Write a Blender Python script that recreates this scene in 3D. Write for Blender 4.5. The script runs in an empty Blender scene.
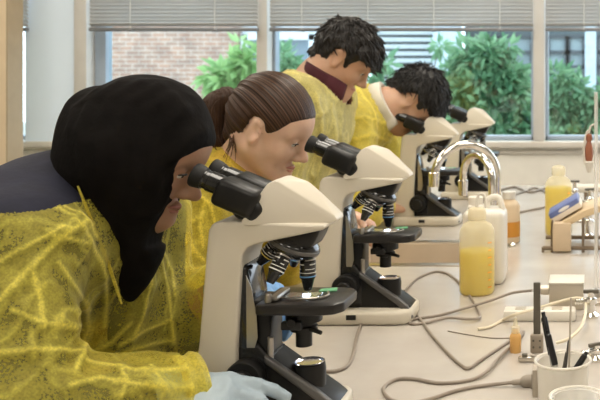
import bpy, bmesh, math, random
import numpy as np
from mathutils import Vector, Matrix, Euler, noise as mnoise
from mathutils.bvhtree import BVHTree
random.seed(7); rng = np.random.default_rng(7)
R = math.radians
SC = bpy.context.scene
COL = SC.collection
F, CX, CY, CAMZ = 900.0, 590.0, 66.0, 1.45      # focal length in pixels, optical centre, eye height
BZ = CAMZ - 0.53                                # worktop height

def P(px, py, Y):
    """a point of the room at depth Y seen at (px, py)"""
    return Vector(((px - CX) * Y / F, Y, CAMZ - (py - CY) * Y / F))
def B(px, py, z=BZ):
    """a point at height z (default: on the worktop)"""
    Y = (CAMZ - z) * F / (py - CY)
    return Vector(((px - CX) * Y / F, Y, z))

# ------------------------------------------------------------------ materials
MATS = {}
def nodes_of(name):
    m = bpy.data.materials.new(name); m.use_nodes = True
    nt = m.node_tree
    return m, nt, nt.nodes['Principled BSDF'], nt.nodes['Material Output']
def mat(name, col, rough=0.5, metal=0.0, var=0.08, vscale=12.0, bump=0.0, bscale=60.0, spec=0.5, trans=0.0,
        ior=1.45, coat=0.0, emit=None, estr=0.0, sheen=0.0, sss=0.0, alpha=1.0, stretch=(1, 1, 1)):
    if name in MATS: return MATS[name]
    m, nt, b, out = nodes_of(name)
    L = nt.links
    tc = nt.nodes.new('ShaderNodeTexCoord')
    mp = nt.nodes.new('ShaderNodeMapping'); mp.inputs['Scale'].default_value = stretch
    L.new(tc.outputs['Object'], mp.inputs['Vector'])
    if var > 0:
        n = nt.nodes.new('ShaderNodeTexNoise'); n.inputs['Scale'].default_value = vscale; n.inputs['Detail'].default_value = 4
        L.new(mp.outputs[0], n.inputs['Vector'])
        rp = nt.nodes.new('ShaderNodeValToRGB')
        rp.color_ramp.elements[0].position = 0.3; rp.color_ramp.elements[1].position = 0.7
        rp.color_ramp.elements[0].color = [max(0, c * (1 - var)) for c in col] + [1]
        rp.color_ramp.elements[1].color = [min(1, c * (1 + var)) for c in col] + [1]
        L.new(n.outputs['Fac'], rp.inputs['Fac']); L.new(rp.outputs['Color'], b.inputs['Base Color'])
    else:
        b.inputs['Base Color'].default_value = list(col) + [1]
    b.inputs['Roughness'].default_value = rough; b.inputs['Metallic'].default_value = metal
    b.inputs['Specular IOR Level'].default_value = spec; b.inputs['IOR'].default_value = ior
    b.inputs['Transmission Weight'].default_value = trans; b.inputs['Coat Weight'].default_value = coat
    b.inputs['Alpha'].default_value = alpha
    if sheen: b.inputs['Sheen Weight'].default_value = sheen
    if sss:
        b.inputs['Subsurface Weight'].default_value = sss; b.inputs['Subsurface Scale'].default_value = 0.01
    if emit:
        b.inputs['Emission Color'].default_value = list(emit) + [1]; b.inputs['Emission Strength'].default_value = estr
    if bump > 0:
        n2 = nt.nodes.new('ShaderNodeTexNoise'); n2.inputs['Scale'].default_value = bscale; n2.inputs['Detail'].default_value = 5
        L.new(mp.outputs[0], n2.inputs['Vector'])
        bp = nt.nodes.new('ShaderNodeBump'); bp.inputs['Strength'].default_value = bump; bp.inputs['Distance'].default_value = 0.005
        L.new(n2.outputs['Fac'], bp.inputs['Height']); L.new(bp.outputs['Normal'], b.inputs['Normal'])
    MATS[name] = m
    return m

# ------------------------------------------------------------------ objects
def tag(o, label=None, cat=None, group=None, kind=None):
    if label: o['label'] = label
    if cat: o['category'] = cat
    if group: o['group'] = group
    if kind: o['kind'] = kind
    return o
def empty(name, loc=(0, 0, 0), rz=0.0, label=None, cat=None, group=None):
    o = bpy.data.objects.new(name, None); COL.objects.link(o)
    o.empty_display_size = 0.05
    o.location = loc; o.rotation_euler = (0, 0, rz)
    return tag(o, label, cat, group)
def link(name, me, material, parent=None, world=False):
    o = bpy.data.objects.new(name, me); COL.objects.link(o)
    for m in (material if isinstance(material, (list, tuple)) else [material]): me.materials.append(m)
    if parent is not None:
        o.parent = parent
        if world: o.location = -Vector(parent.location)     # mesh written in room coordinates
    return o
class MB:
    """collects shapes into one mesh"""
    def __init__(self): self.bm = bmesh.new(); self.mi = 0
    def _mark(self, geom):
        for f in geom:
            if isinstance(f, bmesh.types.BMFace): f.material_index = self.mi
    def box(self, c, s, rot=None, bevel=0.0, seg=2, top=None):
        bm2 = bmesh.new(); bmesh.ops.create_cube(bm2, size=1.0)
        for v in bm2.verts:
            k = 1.0
            if top and v.co.z > 0: v.co.x *= top[0]; v.co.y *= top[1]
            v.co = Vector((v.co.x * s[0], v.co.y * s[1], v.co.z * s[2]))
        if bevel > 0: bmesh.ops.bevel(bm2, geom=bm2.edges[:], offset=bevel, segments=seg, affect='EDGES', profile=0.5)
        M = Matrix.Translation(c) @ (rot.to_4x4() if rot is not None else Matrix.Identity(4))
        return self._merge(bm2, M)
    def _merge(self, bm2, M=None):
        if M is not None: bmesh.ops.transform(bm2, matrix=M, verts=bm2.verts)
        vm = {v: self.bm.verts.new(v.co) for v in bm2.verts}
        for f in bm2.faces:
            try:
                nf = self.bm.faces.new([vm[v] for v in f.verts]); nf.material_index = self.mi; nf.smooth = True
            except ValueError: pass
        bm2.free(); return self
    def prism(self, pts, y0, y1, bevel=0.0, axis='Y', seg=2, taper=None):
        """outline in XZ pushed along Y (axis Y), or outline in XY pushed along Z (axis Z)"""
        bm2 = bmesh.new(); a = []; b = []
        zs = [p[1] for p in pts]; zl, zh = min(zs), max(zs)
        for p in pts:
            if axis == 'Y':
                k = 1.0 if not taper else 1 + (taper - 1) * (p[1] - zl) / (zh - zl)
                ym = (y0 + y1) / 2; hh = (y1 - y0) / 2 * k
                a.append(bm2.verts.new((p[0], ym - hh, p[1]))); b.append(bm2.verts.new((p[0], ym + hh, p[1])))
            elif axis == 'Z':
                a.append(bm2.verts.new((p[0], p[1], y0))); b.append(bm2.verts.new((p[0], p[1], y1)))
            else:
                a.append(bm2.verts.new((y0, p[0], p[1]))); b.append(bm2.verts.new((y1, p[0], p[1])))
        n = len(pts)
        bm2.faces.new(a); bm2.faces.new(b[::-1])
        for i in range(n): bm2.faces.new([a[i], b[i], b[(i + 1) % n], a[(i + 1) % n]])
        bmesh.ops.recalc_face_normals(bm2, faces=bm2.faces[:])
        if bevel > 0: bmesh.ops.bevel(bm2, geom=bm2.edges[:], offset=bevel, segments=seg, affect='EDGES', profile=0.5, clamp_overlap=True)
        return self._merge(bm2)
    def lathe(self, prof, c=(0, 0, 0), d=(0, 0, 1), n=28):
        """profile of (radius, height) turned about the axis d through c"""
        d = Vector(d).normalized(); q = Vector((0, 0, 1)).rotation_difference(d)
        c = Vector(c); rings = []
        for r, h in prof:
            if r < 1e-6: rings.append([self.bm.verts.new(c + q @ Vector((0, 0, h)))])
            else: rings.append([self.bm.verts.new(c + q @ Vector((r * math.cos(2 * math.pi * i / n), r * math.sin(2 * math.pi * i / n), h))) for i in range(n)])
        for k in range(len(rings) - 1):
            A, Bq = rings[k], rings[k + 1]
            for i in range(n):
                j = (i + 1) % n
                if len(A) == 1 and len(Bq) == 1: continue
                if len(A) == 1: vs = [A[0], Bq[i], Bq[j]]
                elif len(Bq) == 1: vs = [A[i], A[j], Bq[0]]
                else: vs = [A[i], A[j], Bq[j], Bq[i]]
                f = self.bm.faces.new(vs); f.smooth = True; f.material_index = self.mi
        return self
    def cyl(self, a, b, ra, rb=None, n=24, bev=0.0):
        rb = ra if rb is None else rb
        a, b = Vector(a), Vector(b); L = (b - a).length; e = min(bev, L * .4, ra * .5, rb * .5) if bev else 0
        pr = [(0, 0), (ra - e, 0), (ra, e), (rb, L - e), (rb - e, L), (0, L)] if e else [(0, 0), (ra, 0), (rb, L), (0, L)]
        return self.lathe(pr, a, b - a, n)
    def tube(self, pts, r, n=10, closed=False, smooth=6):
        """round tube through the points; r a number or one per point"""
        pts = [Vector(p) for p in pts]; rr = r if isinstance(r, (list, tuple)) else [r] * len(pts)
        if smooth > 1 and len(pts) > 2:
            q = []; q2 = []
            N = len(pts)
            rngi = range(N if closed else N - 1)
            for i in rngi:
                g = (lambda k: pts[k % N]) if closed else (lambda k: pts[min(max(k, 0), N - 1)])
                p0, p1, p2, p3 = g(i - 1), g(i), g(i + 1), g(i + 2)
                for s in range(smooth):
                    t = s / smooth
                    q.append(0.5 * (2 * p1 + (p2 - p0) * t + (2 * p0 - 5 * p1 + 4 * p2 - p3) * t * t + (3 * p1 - p0 - 3 * p2 + p3) * t ** 3))
                    q2.append(rr[i] + (rr[(i + 1) % N] - rr[i]) * t)
            if not closed: q.append(pts[-1]); q2.append(rr[-1])
            pts, rr = q, q2
        N = len(pts); rings = []; up = None
        for i, p in enumerate(pts):
            if closed: t = pts[(i + 1) % N] - pts[i - 1]
            else: t = pts[min(i + 1, N - 1)] - pts[max(i - 1, 0)]
            if t.length < 1e-9: t = Vector((0, 0, 1))
            t.normalize()
            if up is None: up = t.orthogonal().normalized()
            up = (up - t * up.dot(t))
            up = up.normalized() if up.length > 1e-6 else t.orthogonal().normalized()
            w = t.cross(up)
            rings.append([self.bm.verts.new(p + (up * math.cos(2 * math.pi * k / n) + w * math.sin(2 * math.pi * k / n)) * rr[i]) for k in range(n)])
        for i in range(N if closed else N - 1):
            A, Bq = rings[i], rings[(i + 1) % N]
            for k in range(n):
                f = self.bm.faces.new([A[k], A[(k + 1) % n], Bq[(k + 1) % n], Bq[k]]); f.smooth = True; f.material_index = self.mi
        if not closed:
            for ring, s in ((rings[0], -1), (rings[-1], 1)):
                f = self.bm.faces.new(ring[::s]); f.material_index = self.mi
        return self
    def ball(self, c, r, rot=None, u=20, v=12):
        bm2 = bmesh.new(); bmesh.ops.create_uvsphere(bm2, u_segments=u, v_segments=v, radius=1.0)
        r = r if isinstance(r, (list, tuple)) else (r, r, r)
        M = Matrix.Translation(c) @ (rot.to_4x4() if rot is not None else Matrix.Identity(4)) @ Matrix.Diagonal((r[0], r[1], r[2], 1))
        return self._merge(bm2, M)
    def quad(self, *v):
        f = self.bm.faces.new([self.bm.verts.new(p) for p in v]); f.material_index = self.mi; return self
    def build(self, name, material, parent=None, angle=35, world=False, recalc=True):
        if recalc: bmesh.ops.recalc_face_normals(self.bm, faces=self.bm.faces[:])
        for f in self.bm.faces: f.smooth = True
        me = bpy.data.meshes.new(name); self.bm.to_mesh(me); self.bm.free()
        me.set_sharp_from_angle(angle=R(angle))
        return link(name, me, material, parent, world)
def copy_tree(o, parent=None):
    c = o.copy(); COL.objects.link(c); c.parent = parent
    for ch in o.children: copy_tree(ch, c)
    return c

# ------------------------------------------------------------------ signed-distance bodies -> one continuous mesh
def smin(a, b, k):
    if k <= 0: return np.minimum(a, b)
    h = np.clip(.5 + .5 * (b - a) / k, 0, 1)
    return b + (a - b) * h - k * h * (1 - h)
class SDF:
    def __init__(self): self.ops = []; self.lo = np.full(3, 9e9); self.hi = np.full(3, -9e9)
    def _grow(self, c, r):
        c = np.array(c, float); self.lo = np.minimum(self.lo, c - r); self.hi = np.maximum(self.hi, c + r)
    def cap(self, a, b, ra, rb=None, k=.02, mode='u'):
        rb = ra if rb is None else rb
        if mode == 'u': self._grow(a, ra + .02); self._grow(b, rb + .02)
        self.ops.append((mode, 'cap', (np.array(a, np.float32), np.array(b, np.float32), ra, rb), k)); return self
    def chain(self, pts, rs, k=.02, mode='u'):
        for i in range(len(pts) - 1): self.cap(pts[i], pts[i + 1], rs[i], rs[i + 1], k, mode)
        return self
    def ell(self, c, r, M=None, k=.02, mode='u'):
        r = (r, r, r) if not isinstance(r, (list, tuple)) else r
        if mode == 'u': self._grow(c, max(r) + .02)
        M3 = np.eye(3, dtype=np.float32) if M is None else np.array([list(x) for x in M], np.float32)
        self.ops.append((mode, 'ell', (np.array(c, np.float32), np.array(r, np.float32), M3), k)); return self
    def fn(self, f, k=.01, mode='s'):
        self.ops.append((mode, 'fn', (f,), k)); return self
    def eval(self, p, cull=False):
        d = np.full(len(p), 10.0, np.float32)
        plo, phi = p.min(0) - .06, p.max(0) + .06
        for mode, kind, a, k in self.ops:
            if cull and mode == 'u':                # shapes far from this lot of points cannot touch it
                if kind == 'cap': rr = max(a[2], a[3]) + k; l, h = np.minimum(a[0], a[1]) - rr, np.maximum(a[0], a[1]) + rr
                else: rr = a[1].max() + k; l, h = a[0] - rr, a[0] + rr
                if (l > phi).any() or (h < plo).any(): continue
            if kind == 'cap':
                pa = p - a[0]; ba = a[1] - a[0]; L2 = float(ba @ ba) or 1e-9
                h = np.clip((pa @ ba) / L2, 0, 1)
                q = pa - h[:, None] * ba
                e = np.sqrt((q * q).sum(1)) - (a[2] + (a[3] - a[2]) * h)
            elif kind == 'ell':
                q = (p - a[0]) @ a[2]
                u = q / a[1]; w = u / a[1]
                k0 = np.sqrt((u * u).sum(1)); k1 = np.sqrt((w * w).sum(1)) + 1e-9
                e = k0 * (k0 - 1) / k1
            else: e = a[0](p)
            if mode == 'u': d = smin(d, e, k)
            elif mode == 's': d = -smin(-d, e, k)
            else: d = -smin(-d, -e, k)
        return d
    def mesh(self, h, smooth=2, fold=None):
        lo = self.lo - 2 * h; n = np.ceil((self.hi - lo + 2 * h) / h / 6).astype(int)
        bs = 6 * h
        bi = np.stack(np.meshgrid(*[np.arange(k) for k in n], indexing='ij'), -1).reshape(-1, 3)
        cen = (lo + (bi + .5) * bs - h * .5).astype(np.float32)
        dc = self.eval(cen)
        V = np.repeat(np.repeat(np.repeat(np.where(dc.reshape(n) < 0, -1, 1).astype(np.float32), 6, 0), 6, 1), 6, 2)
        act = bi[np.abs(dc) < bs * 1.15 + .012]
        off = np.stack(np.meshgrid(*[np.arange(6)] * 3, indexing='ij'), -1).reshape(-1, 3)
        for s in range(0, len(act), 400):
            ii = (act[s:s + 400, None, :] * 6 + off[None]).reshape(-1, 3)
            V[ii[:, 0], ii[:, 1], ii[:, 2]] = self.eval((lo + ii * h).astype(np.float32), True)
        return nets(V, lo, h, smooth)
def nets(V, lo, h, smooth=2):
    S = V < 0
    cs = np.zeros(tuple(np.array(V.shape) - 1), np.int8)
    for dx in (0, 1):
        for dy in (0, 1):
            for dz in (0, 1):
                cs += S[dx:V.shape[0] - 1 + dx, dy:V.shape[1] - 1 + dy, dz:V.shape[2] - 1 + dz]
    idx = np.argwhere((cs > 0) & (cs < 8))
    ids = np.full(cs.shape, -1, np.int32); ids[idx[:, 0], idx[:, 1], idx[:, 2]] = np.arange(len(idx))
    acc = np.zeros((len(idx), 3)); cnt = np.zeros(len(idx))
    for ax in range(3):
        o1, o2 = [a for a in range(3) if a != ax]
        for u in (0, 1):
            for w in (0, 1):
                c0 = np.zeros(3, int); c0[o1] = u; c0[o2] = w; c1 = c0.copy(); c1[ax] = 1
                a = idx + c0; b = idx + c1
                va = V[a[:, 0], a[:, 1], a[:, 2]]; vb = V[b[:, 0], b[:, 1], b[:, 2]]
                m = (va < 0) != (vb < 0)
                t = np.where(m, va / np.where(m, va - vb, 1), 0)
                p = np.repeat(c0[None].astype(float), len(idx), 0); p[:, ax] = t
                acc[m] += p[m]; cnt[m] += 1
    verts = lo + (idx + acc / cnt[:, None]) * h
    faces = []
    for ax in range(3):
        o1, o2 = [(1, 2), (2, 0), (0, 1)][ax]
        sl0 = [slice(None)] * 3; sl1 = [slice(None)] * 3
        sl0[ax] = slice(0, -1); sl1[ax] = slice(1, None)
        for a in (o1, o2): sl0[a] = slice(1, -1); sl1[a] = slice(1, -1)
        A, Bq = S[tuple(sl0)], S[tuple(sl1)]
        e = np.argwhere(A != Bq); flip = A[e[:, 0], e[:, 1], e[:, 2]]
        base = e.copy(); base[:, o1] += 1; base[:, o2] += 1
        q = []
        for u, w in ((-1, -1), (0, -1), (0, 0), (-1, 0)):
            c = base.copy(); c[:, o1] += u; c[:, o2] += w
            q.append(ids[c[:, 0], c[:, 1], c[:, 2]])
        q = np.stack(q, 1)
        q[~flip] = q[~flip][:, ::-1]
        faces.append(q)
    faces = np.concatenate(faces); faces = faces[(faces >= 0).all(1)]
    for _ in range(smooth): verts = lap(verts, faces, .5)
    return verts, faces
def lap(v, f, w):
    e = np.concatenate([f[:, [0, 1]], f[:, [1, 2]], f[:, [2, 3]], f[:, [3, 0]]])
    s = np.zeros_like(v); c = np.zeros(len(v))
    for k in range(3): s[:, k] = np.bincount(e[:, 0], v[e[:, 1], k], len(v)) + np.bincount(e[:, 1], v[e[:, 0], k], len(v))
    c = np.bincount(e[:, 0], minlength=len(v)) + np.bincount(e[:, 1], minlength=len(v))
    return v * (1 - w) + w * s / np.maximum(c, 1)[:, None]
def vnormals(v, f):
    n = np.cross(v[f[:, 2]] - v[f[:, 0]], v[f[:, 3]] - v[f[:, 1]])
    o = np.zeros_like(v)
    for c in range(4):
        for k in range(3): o[:, k] += np.bincount(f[:, c], n[:, k], len(v))
    return o / (np.linalg.norm(o, axis=1)[:, None] + 1e-12)
def drop(v, f, kill):
    """remove the vertices of the mask and the faces on them"""
    keep = ~kill; f = f[keep[f].all(1)]
    used = np.zeros(len(v), bool); used[f.ravel()] = True
    new = np.cumsum(used) - 1
    return v[used], new[f], used
def cloth_mesh(name, v, f, material, parent, attrs=None, world=True):
    me = bpy.data.meshes.new(name)
    me.from_pydata(v.tolist(), [], f.tolist()); me.update()
    me.polygons.foreach_set('use_smooth', [True] * len(me.polygons))
    for k, a in (attrs or {}).items():
        at = me.attributes.new(k, 'FLOAT', 'POINT'); at.data.foreach_set('value', np.asarray(a, np.float32))
    return link(name, me, material, parent, world)
def seg_dist(v, pts):
    """distance of every vertex to a polyline"""
    d = np.full(len(v), 9e9)
    for a, b in zip(pts[:-1], pts[1:]):
        a = np.array(a, float); b = np.array(b, float); ba = b - a
        h = np.clip(((v - a) @ ba) / max(ba @ ba, 1e-12), 0, 1)
        d = np.minimum(d, np.linalg.norm(v - a - h[:, None] * ba, axis=1))
    return d
def fbm(v, scale, seed=0.0, octv=3):
    return np.array([mnoise.fractal(Vector(p) * scale + Vector((seed, seed * 1.7, seed * .3)), 1.0, 2.0, octv) for p in v.tolist()])
def creases(v, f, lines, amp_noise=0.0, nscale=14.0, seed=0.0, base=0.0):
    """push raised folds out of a cloth surface along drawn fold lines (width, height each) plus soft crumples"""
    n = vnormals(v, f); dsp = np.zeros(len(v)); fold = np.zeros(len(v))
    for pts, w, hgt, *wt in lines:
        sd = seg_dist(v, pts); g = np.exp(-(sd / (w * 1.5)) ** 2)
        dsp += g * hgt * .45; fold = np.maximum(fold, (wt[0] if wt else 1.0) * np.exp(-(sd / (w * .50)) ** 2))
    if amp_noise:
        q = fbm(v, nscale, seed); r = 1 - np.minimum(1, np.abs(q) * 3.0)
        dsp += amp_noise * (r - .5) + amp_noise * .8 * fbm(v, nscale * .45, seed + 9)
    return v + n * dsp[:, None], fold
TREE = []
def on_surface(v, f, pxs):
    """fold lines are drawn as seen in the photograph and laid on the cloth where the sight line meets it"""
    if not TREE or TREE[0] is not v: TREE[:] = [v, BVHTree.FromPolygons([tuple(p) for p in v.tolist()], f.tolist())]
    t = TREE[1]
    o = Vector((0, 0, CAMZ)); out = []
    for a, b in zip(pxs[:-1], pxs[1:]):
        for s in range(8):
            px = a[0] + (b[0] - a[0]) * s / 8; py = a[1] + (b[1] - a[1]) * s / 8
            h = t.ray_cast(o, (P(px, py, 1.0) - o).normalized())
            if h[0] is not None: out.append(h[0])
    return out
# ================================================================== camera, light of the room
cam = bpy.data.objects.new('camera', bpy.data.cameras.new('camera')); COL.objects.link(cam)
cam.location = (0, 0, CAMZ); cam.rotation_euler = (R(90), 0, 0)
cam.data.sensor_width = 36; cam.data.lens = 36 * F / 600
cam.data.shift_x = (300 - CX) / 600; cam.data.shift_y = -(200 - CY) / 600
cam.data.dof.use_dof = True; cam.data.dof.focus_distance = 1.45; cam.data.dof.aperture_fstop = 11
cam.data.clip_start = 0.05
SC.camera = cam
SC.view_settings.view_transform = 'Standard'; SC.view_settings.look = 'None'
SC.view_settings.exposure = 0.0; SC.view_settings.gamma = 1.0; SC.view_settings.use_curve_mapping = False
w = bpy.data.worlds.new('sky'); SC.world = w; w.use_nodes = True
w.node_tree.nodes['Background'].inputs['Color'].default_value = (0.80, 0.90, 1.0, 1)
w.node_tree.nodes['Background'].inputs['Strength'].default_value = 3.9
SC.cycles.max_bounces = 8; SC.cycles.transparent_max_bounces = 16

M_ceil = mat('ceiling_white', (.55, .53, .49), .9)
M_far = mat('wall_far_paint', (.40, .38, .34), .8, var=.03, vscale=3)
M_wall = mat('wall_paint', (.72, .70, .64), .8, var=.03, vscale=3)
M_sillp = mat('sill_panel_paint', (.88, .85, .78), .6, var=.03)
M_pier = mat('pier_daylight_tint', (.72, .83, .97), .7, var=.04, vscale=2)  # white pier; bluish window daylight is put into its base colour
M_cream = mat('cream_laminate', (.72, .58, .40), .5, var=.04)
M_tan = mat('tan_edge', (.40, .31, .20), .6, var=.06)
M_frame = mat('window_frame_paint', (.60, .58, .55), .45, var=.03)
M_sash = mat('sash_blue_grey', (.36, .43, .52), .4, var=.03)
M_floor = mat('floor_vinyl', (.42, .38, .32), .4, var=.1, vscale=30)

def struct(o): o['kind'] = 'structure'; return o
WY = 4.2                                                   # window wall
def sbox(name, x0, x1, y0, y1, z0, z1, m, bev=0.0, parent=None):
    o = MB().box(((x0 + x1) / 2, (y0 + y1) / 2, (z0 + z1) / 2), (x1 - x0, y1 - y0, z1 - z0), bevel=bev).build(name, m, parent)
    return o if parent is not None else struct(o)
XL, XR, YB, ZC = -3.3, 3.0, -2.6, 2.9
sbox('floor', XL - .1, XR + .1, YB - .1, WY + .2, -.1, 0, M_floor)
sbox('ceiling', XL - .1, XR + .1, YB - .1, WY + .2, ZC, ZC + .1, M_ceil)
sbox('wall_left', XL - .1, XL, YB - .1, WY + .2, 0, ZC, M_far)
sbox('wall_right', XR, XR + .1, YB - .1, WY + .2, 0, ZC, M_far)
sbox('wall_rear', XL, XR, YB - .1, YB, 0, ZC, M_far)
ZS = P(0, 141, WY).z                                       # sill height
ZH = 2.5
sbox('wall_window_side', XL, XR, WY, WY + .16, 0, ZS - .02, M_sillp)
sbox('wall_window_header', XL, XR, WY, WY + .16, ZH, ZC, M_wall)
xp0, xp1 = P(28, 0, WY).x, P(77, 0, WY).x
sbox('wall_pier', xp0, xp1, WY - .02, WY + .16, ZS - .02, ZH, M_pier)
sbox('trim_1', XL, XR, WY - .035, WY + .03, ZS - .03, ZS, mat('sill_paint', (.62, .58, .52), .4), .005)
sbox('trim_2', XL, XR, WY - .012, WY + .002, P(0, 152, WY).z - .008, P(0, 152, WY).z + .006, mat('sill_paint', (.8, .76, .68), .4))
# a cream partition whose tan end is seen at the edge of the room
xq = P(7.5, 0, 3.8).x
sbox('wall_partition', XL, xq - .006, 3.8, 3.90, 0, ZC, M_cream)
sbox('trim_3', xq - .006, xq, 3.80, 3.905, 0, ZC, M_tan)
# windows
def window(name, px0, px1, sash0=0.0, sash1=0.0):
    x0, x1 = P(px0, 0, WY).x, P(px1, 0, WY).x
    m = MB(); y = WY + .07; t = .022
    m.box(((x0 + x1) / 2, y, ZS + t / 2), (x1 - x0, .06, t), bevel=.003)
    m.box(((x0 + x1) / 2, y, ZH - t / 2), (x1 - x0, .06, t), bevel=.003)
    for x, e in ((x0, sash0), (x1, sash1)):
        s = 1 if x == x0 else -1; q = max(e, .014)
        m.box((x + s * q / 2, y, (ZS + ZH) / 2), (q, .06, ZH - ZS), bevel=.003)
    o = struct(m.build(name, M_sash))
    gl = MATS.get('window_glass')
    if gl is None:
        gl, nt, b, out = nodes_of('window_glass'); MATS['window_glass'] = gl
        tr = nt.nodes.new('ShaderNodeBsdfTransparent'); go = nt.nodes.new('ShaderNodeBsdfGlossy'); mx = nt.nodes.new('ShaderNodeMixShader')
        go.inputs['Roughness'].default_value = .02; tr.inputs['Color'].default_value = (.90, .96, .97, 1); mx.inputs['Fac'].default_value = .06
        nt.links.new(tr.outputs[0], mx.inputs[1]); nt.links.new(go.outputs[0], mx.inputs[2]); nt.links.new(mx.outputs[0], out.inputs['Surface'])
    MB().box(((x0 + x1) / 2, y, (ZS + ZH) / 2), (x1 - x0 - .02, .006, ZH - ZS - .03)).build('window_pane', gl, o)
    return o
window('window_1', 90, 258.5, P(101, 0, WY).x - P(90, 0, WY).x, 0)
window('window_2', 269.5, 533.5)
window('window_3', 545, 700)
window('window_4', -90, 22 + 6)
def mullion(name, px0, px1):
    x0, x1 = P(px0, 0, WY).x, P(px1, 0, WY).x
    sbox(name, x0, x1, WY - .03, WY + .14, ZS, ZH, M_frame, .006)
mullion('trim_4', 77, 90); mullion('trim_5', 258.5, 269.5); mullion('trim_6', 533.5, 545); mullion('trim_7', 700, 716)
# venetian blinds, let down over the upper part of each window
M_slat = mat('blind_slat', (.64, .63, .62), .45, var=.05, vscale=5)
M_brail = mat('blind_rail', (.22, .23, .25), .35, metal=.3, var=.03)
M_cordw = mat('white_cord', (.75, .73, .68), .7)
zb = P(0, 29.5, WY - .05).z
def blind(px0, px1, label):
    x0, x1 = P(px0, 0, WY - .05).x, P(px1, 0, WY - .05).x
    r = empty('venetian_blind', ((x0 + x1) / 2, WY - .05, zb), 0, label, 'blind', 'grey venetian blinds half lowered over the windows')
    hw = (x1 - x0) / 2 - .004; m = MB(); z = .022
    while zb + z < ZH - .05:
        m.box((0, 0, z), (2 * hw, .024, .0016), rot=Euler((R(-38), 0, 0)).to_matrix()); z += .0172
    m.build('slats', M_slat, r)
    MB().box((0, 0, 0), (2 * hw, .026, .018), bevel=.004).build('bottom_rail', M_brail, r)
    MB().box((0, .0, ZH - zb - .025), (2 * hw, .04, .04), bevel=.003).build('head_rail', M_brail, r)
    k = max(2, int(2 * hw / .28))
    for i in range(k):
        x = -hw + (i + .5) * 2 * hw / k
        MB().tube([(x, -.016, 0), (x, -.016, ZH - zb - .03)], .0014, 6, smooth=1).build('ladder_cord', M_cordw, r)
        MB().box((x, -.006, -.004), (.022, .03, .014), bevel=.003).build('rail_clip', M_brail, r)
    return r
blind(89, 259, 'lowered grey slatted blind over the pane showing the red brick building')
blind(269, 534, 'lowered grey slatted blind over the widest pane, above the two boys')
blind(544.5, 701, 'lowered grey slatted blind on the window pane beyond the upright clear stand rod')
blind(-92, 28.5, 'sliver of lowered blind between the tan partition end and the white pier')

# ceiling lamps (above the frame)
M_lamp = mat('lamp_diffuser', (.9, .9, .85), .5, var=0, emit=(1.0, .92, .80), estr=10.5)
M_lampf = mat('lamp_housing', (.8, .8, .78), .5)
k = 0
for x in (-2.0, -.2, 1.6):
    for y in (-1.0, 1.3, 3.1):
        r = empty('ceiling_light', (x, y, ZC), 0, 'recessed ceiling light panel above the lab bench', 'light', 'ceiling light panels')
        MB().box((0, 0, -.02), (.62, 1.22, .04), bevel=.004).build('housing', M_lampf, r)
        MB().box((0, 0, -.043), (.56, 1.16, .006)).build('diffuser', M_lamp, r)

# ================================================================== outdoors
def brick_mat():
    m, nt, b, out = nodes_of('red_brick')
    tc = nt.nodes.new('ShaderNodeTexCoord'); sp = nt.nodes.new('ShaderNodeSeparateXYZ'); cb = nt.nodes.new('ShaderNodeCombineXYZ')
    nt.links.new(tc.outputs['Object'], sp.inputs[0]); nt.links.new(sp.outputs['X'], cb.inputs['X']); nt.links.new(sp.outputs['Z'], cb.inputs['Y'])
    br = nt.nodes.new('ShaderNodeTexBrick'); nt.links.new(cb.outputs[0], br.inputs['Vector'])
    br.inputs['Scale'].default_value = 1.0; br.inputs['Brick Width'].default_value = .26; br.inputs['Row Height'].default_value = .088
    br.inputs['Mortar Size'].default_value = .010; br.inputs['Color1'].default_value = (.44, .27, .20, 1); br.inputs['Color2'].default_value = (.36, .25, .20, 1)
    br.inputs['Mortar'].default_value = (.56, .49, .43, 1); br.inputs['Bias'].default_value = -.2
    n = nt.nodes.new('ShaderNodeTexNoise'); n.inputs['Scale'].default_value = 3.2; n.inputs['Detail'].default_value = 6
    nt.links.new(cb.outputs[0], n.inputs['Vector'])
    mx = nt.nodes.new('ShaderNodeMix'); mx.data_type = 'RGBA'; mx.blend_type = 'MULTIPLY'; mx.inputs['Factor'].default_value = .6
    rp = nt.nodes.new('ShaderNodeValToRGB'); rp.color_ramp.elements[0].color = (.55, .5, .5, 1); rp.color_ramp.elements[0].position = .35; rp.color_ramp.elements[1].position = .6; rp.color_ramp.elements[1].color = (1.15, 1.1, 1.05, 1)
    nt.links.new(n.outputs['Fac'], rp.inputs['Fac']); nt.links.new(br.outputs['Color'], mx.inputs['A']); nt.links.new(rp.outputs['Color'], mx.inputs['B'])
    nt.links.new(mx.outputs['Result'], b.inputs['Base Color']); b.inputs['Roughness'].default_value = .9
    return m
M_brick = brick_mat()
struct(MB().box((-6, 14, -.06), (40, 19, .1)).build('ground', mat('paving_outside', (.35, .36, .33), .9, var=.15, vscale=2)))
YBk = 18.0
bl = empty('brick_building', (-8.5, YBk, 0), 0, 'red brick building with a white framed window across the yard', 'building')
x0 = P(60, 0, YBk).x; x1 = P(238, 0, YBk).x; x2 = P(318, 0, YBk).x
MB().box(((x0 + x1) / 2 + 8.5, 2, 3), (x1 - x0, 4, 6.2)).build('wall', M_brick, bl)
MB().box(((x1 + x2) / 2 + 8.5, 2.1, .2), (x2 - x1, 3.8, .6)).build('plinth', M_brick, bl)
MB().box(((x1 + x2) / 2 + 8.5, 2.1, 4.9), (x2 - x1, 3.8, 5.6)).build('upper_wall', mat('pale_panel', (.62, .66, .70), .6), bl)
M_wht = mat('white_window_frame', (.72, .76, .80), .5, var=.02)
M_dglass = mat('dark_window_glass', (.16, .22, .27), .08, var=.1, vscale=.6, spec=.8)
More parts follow.
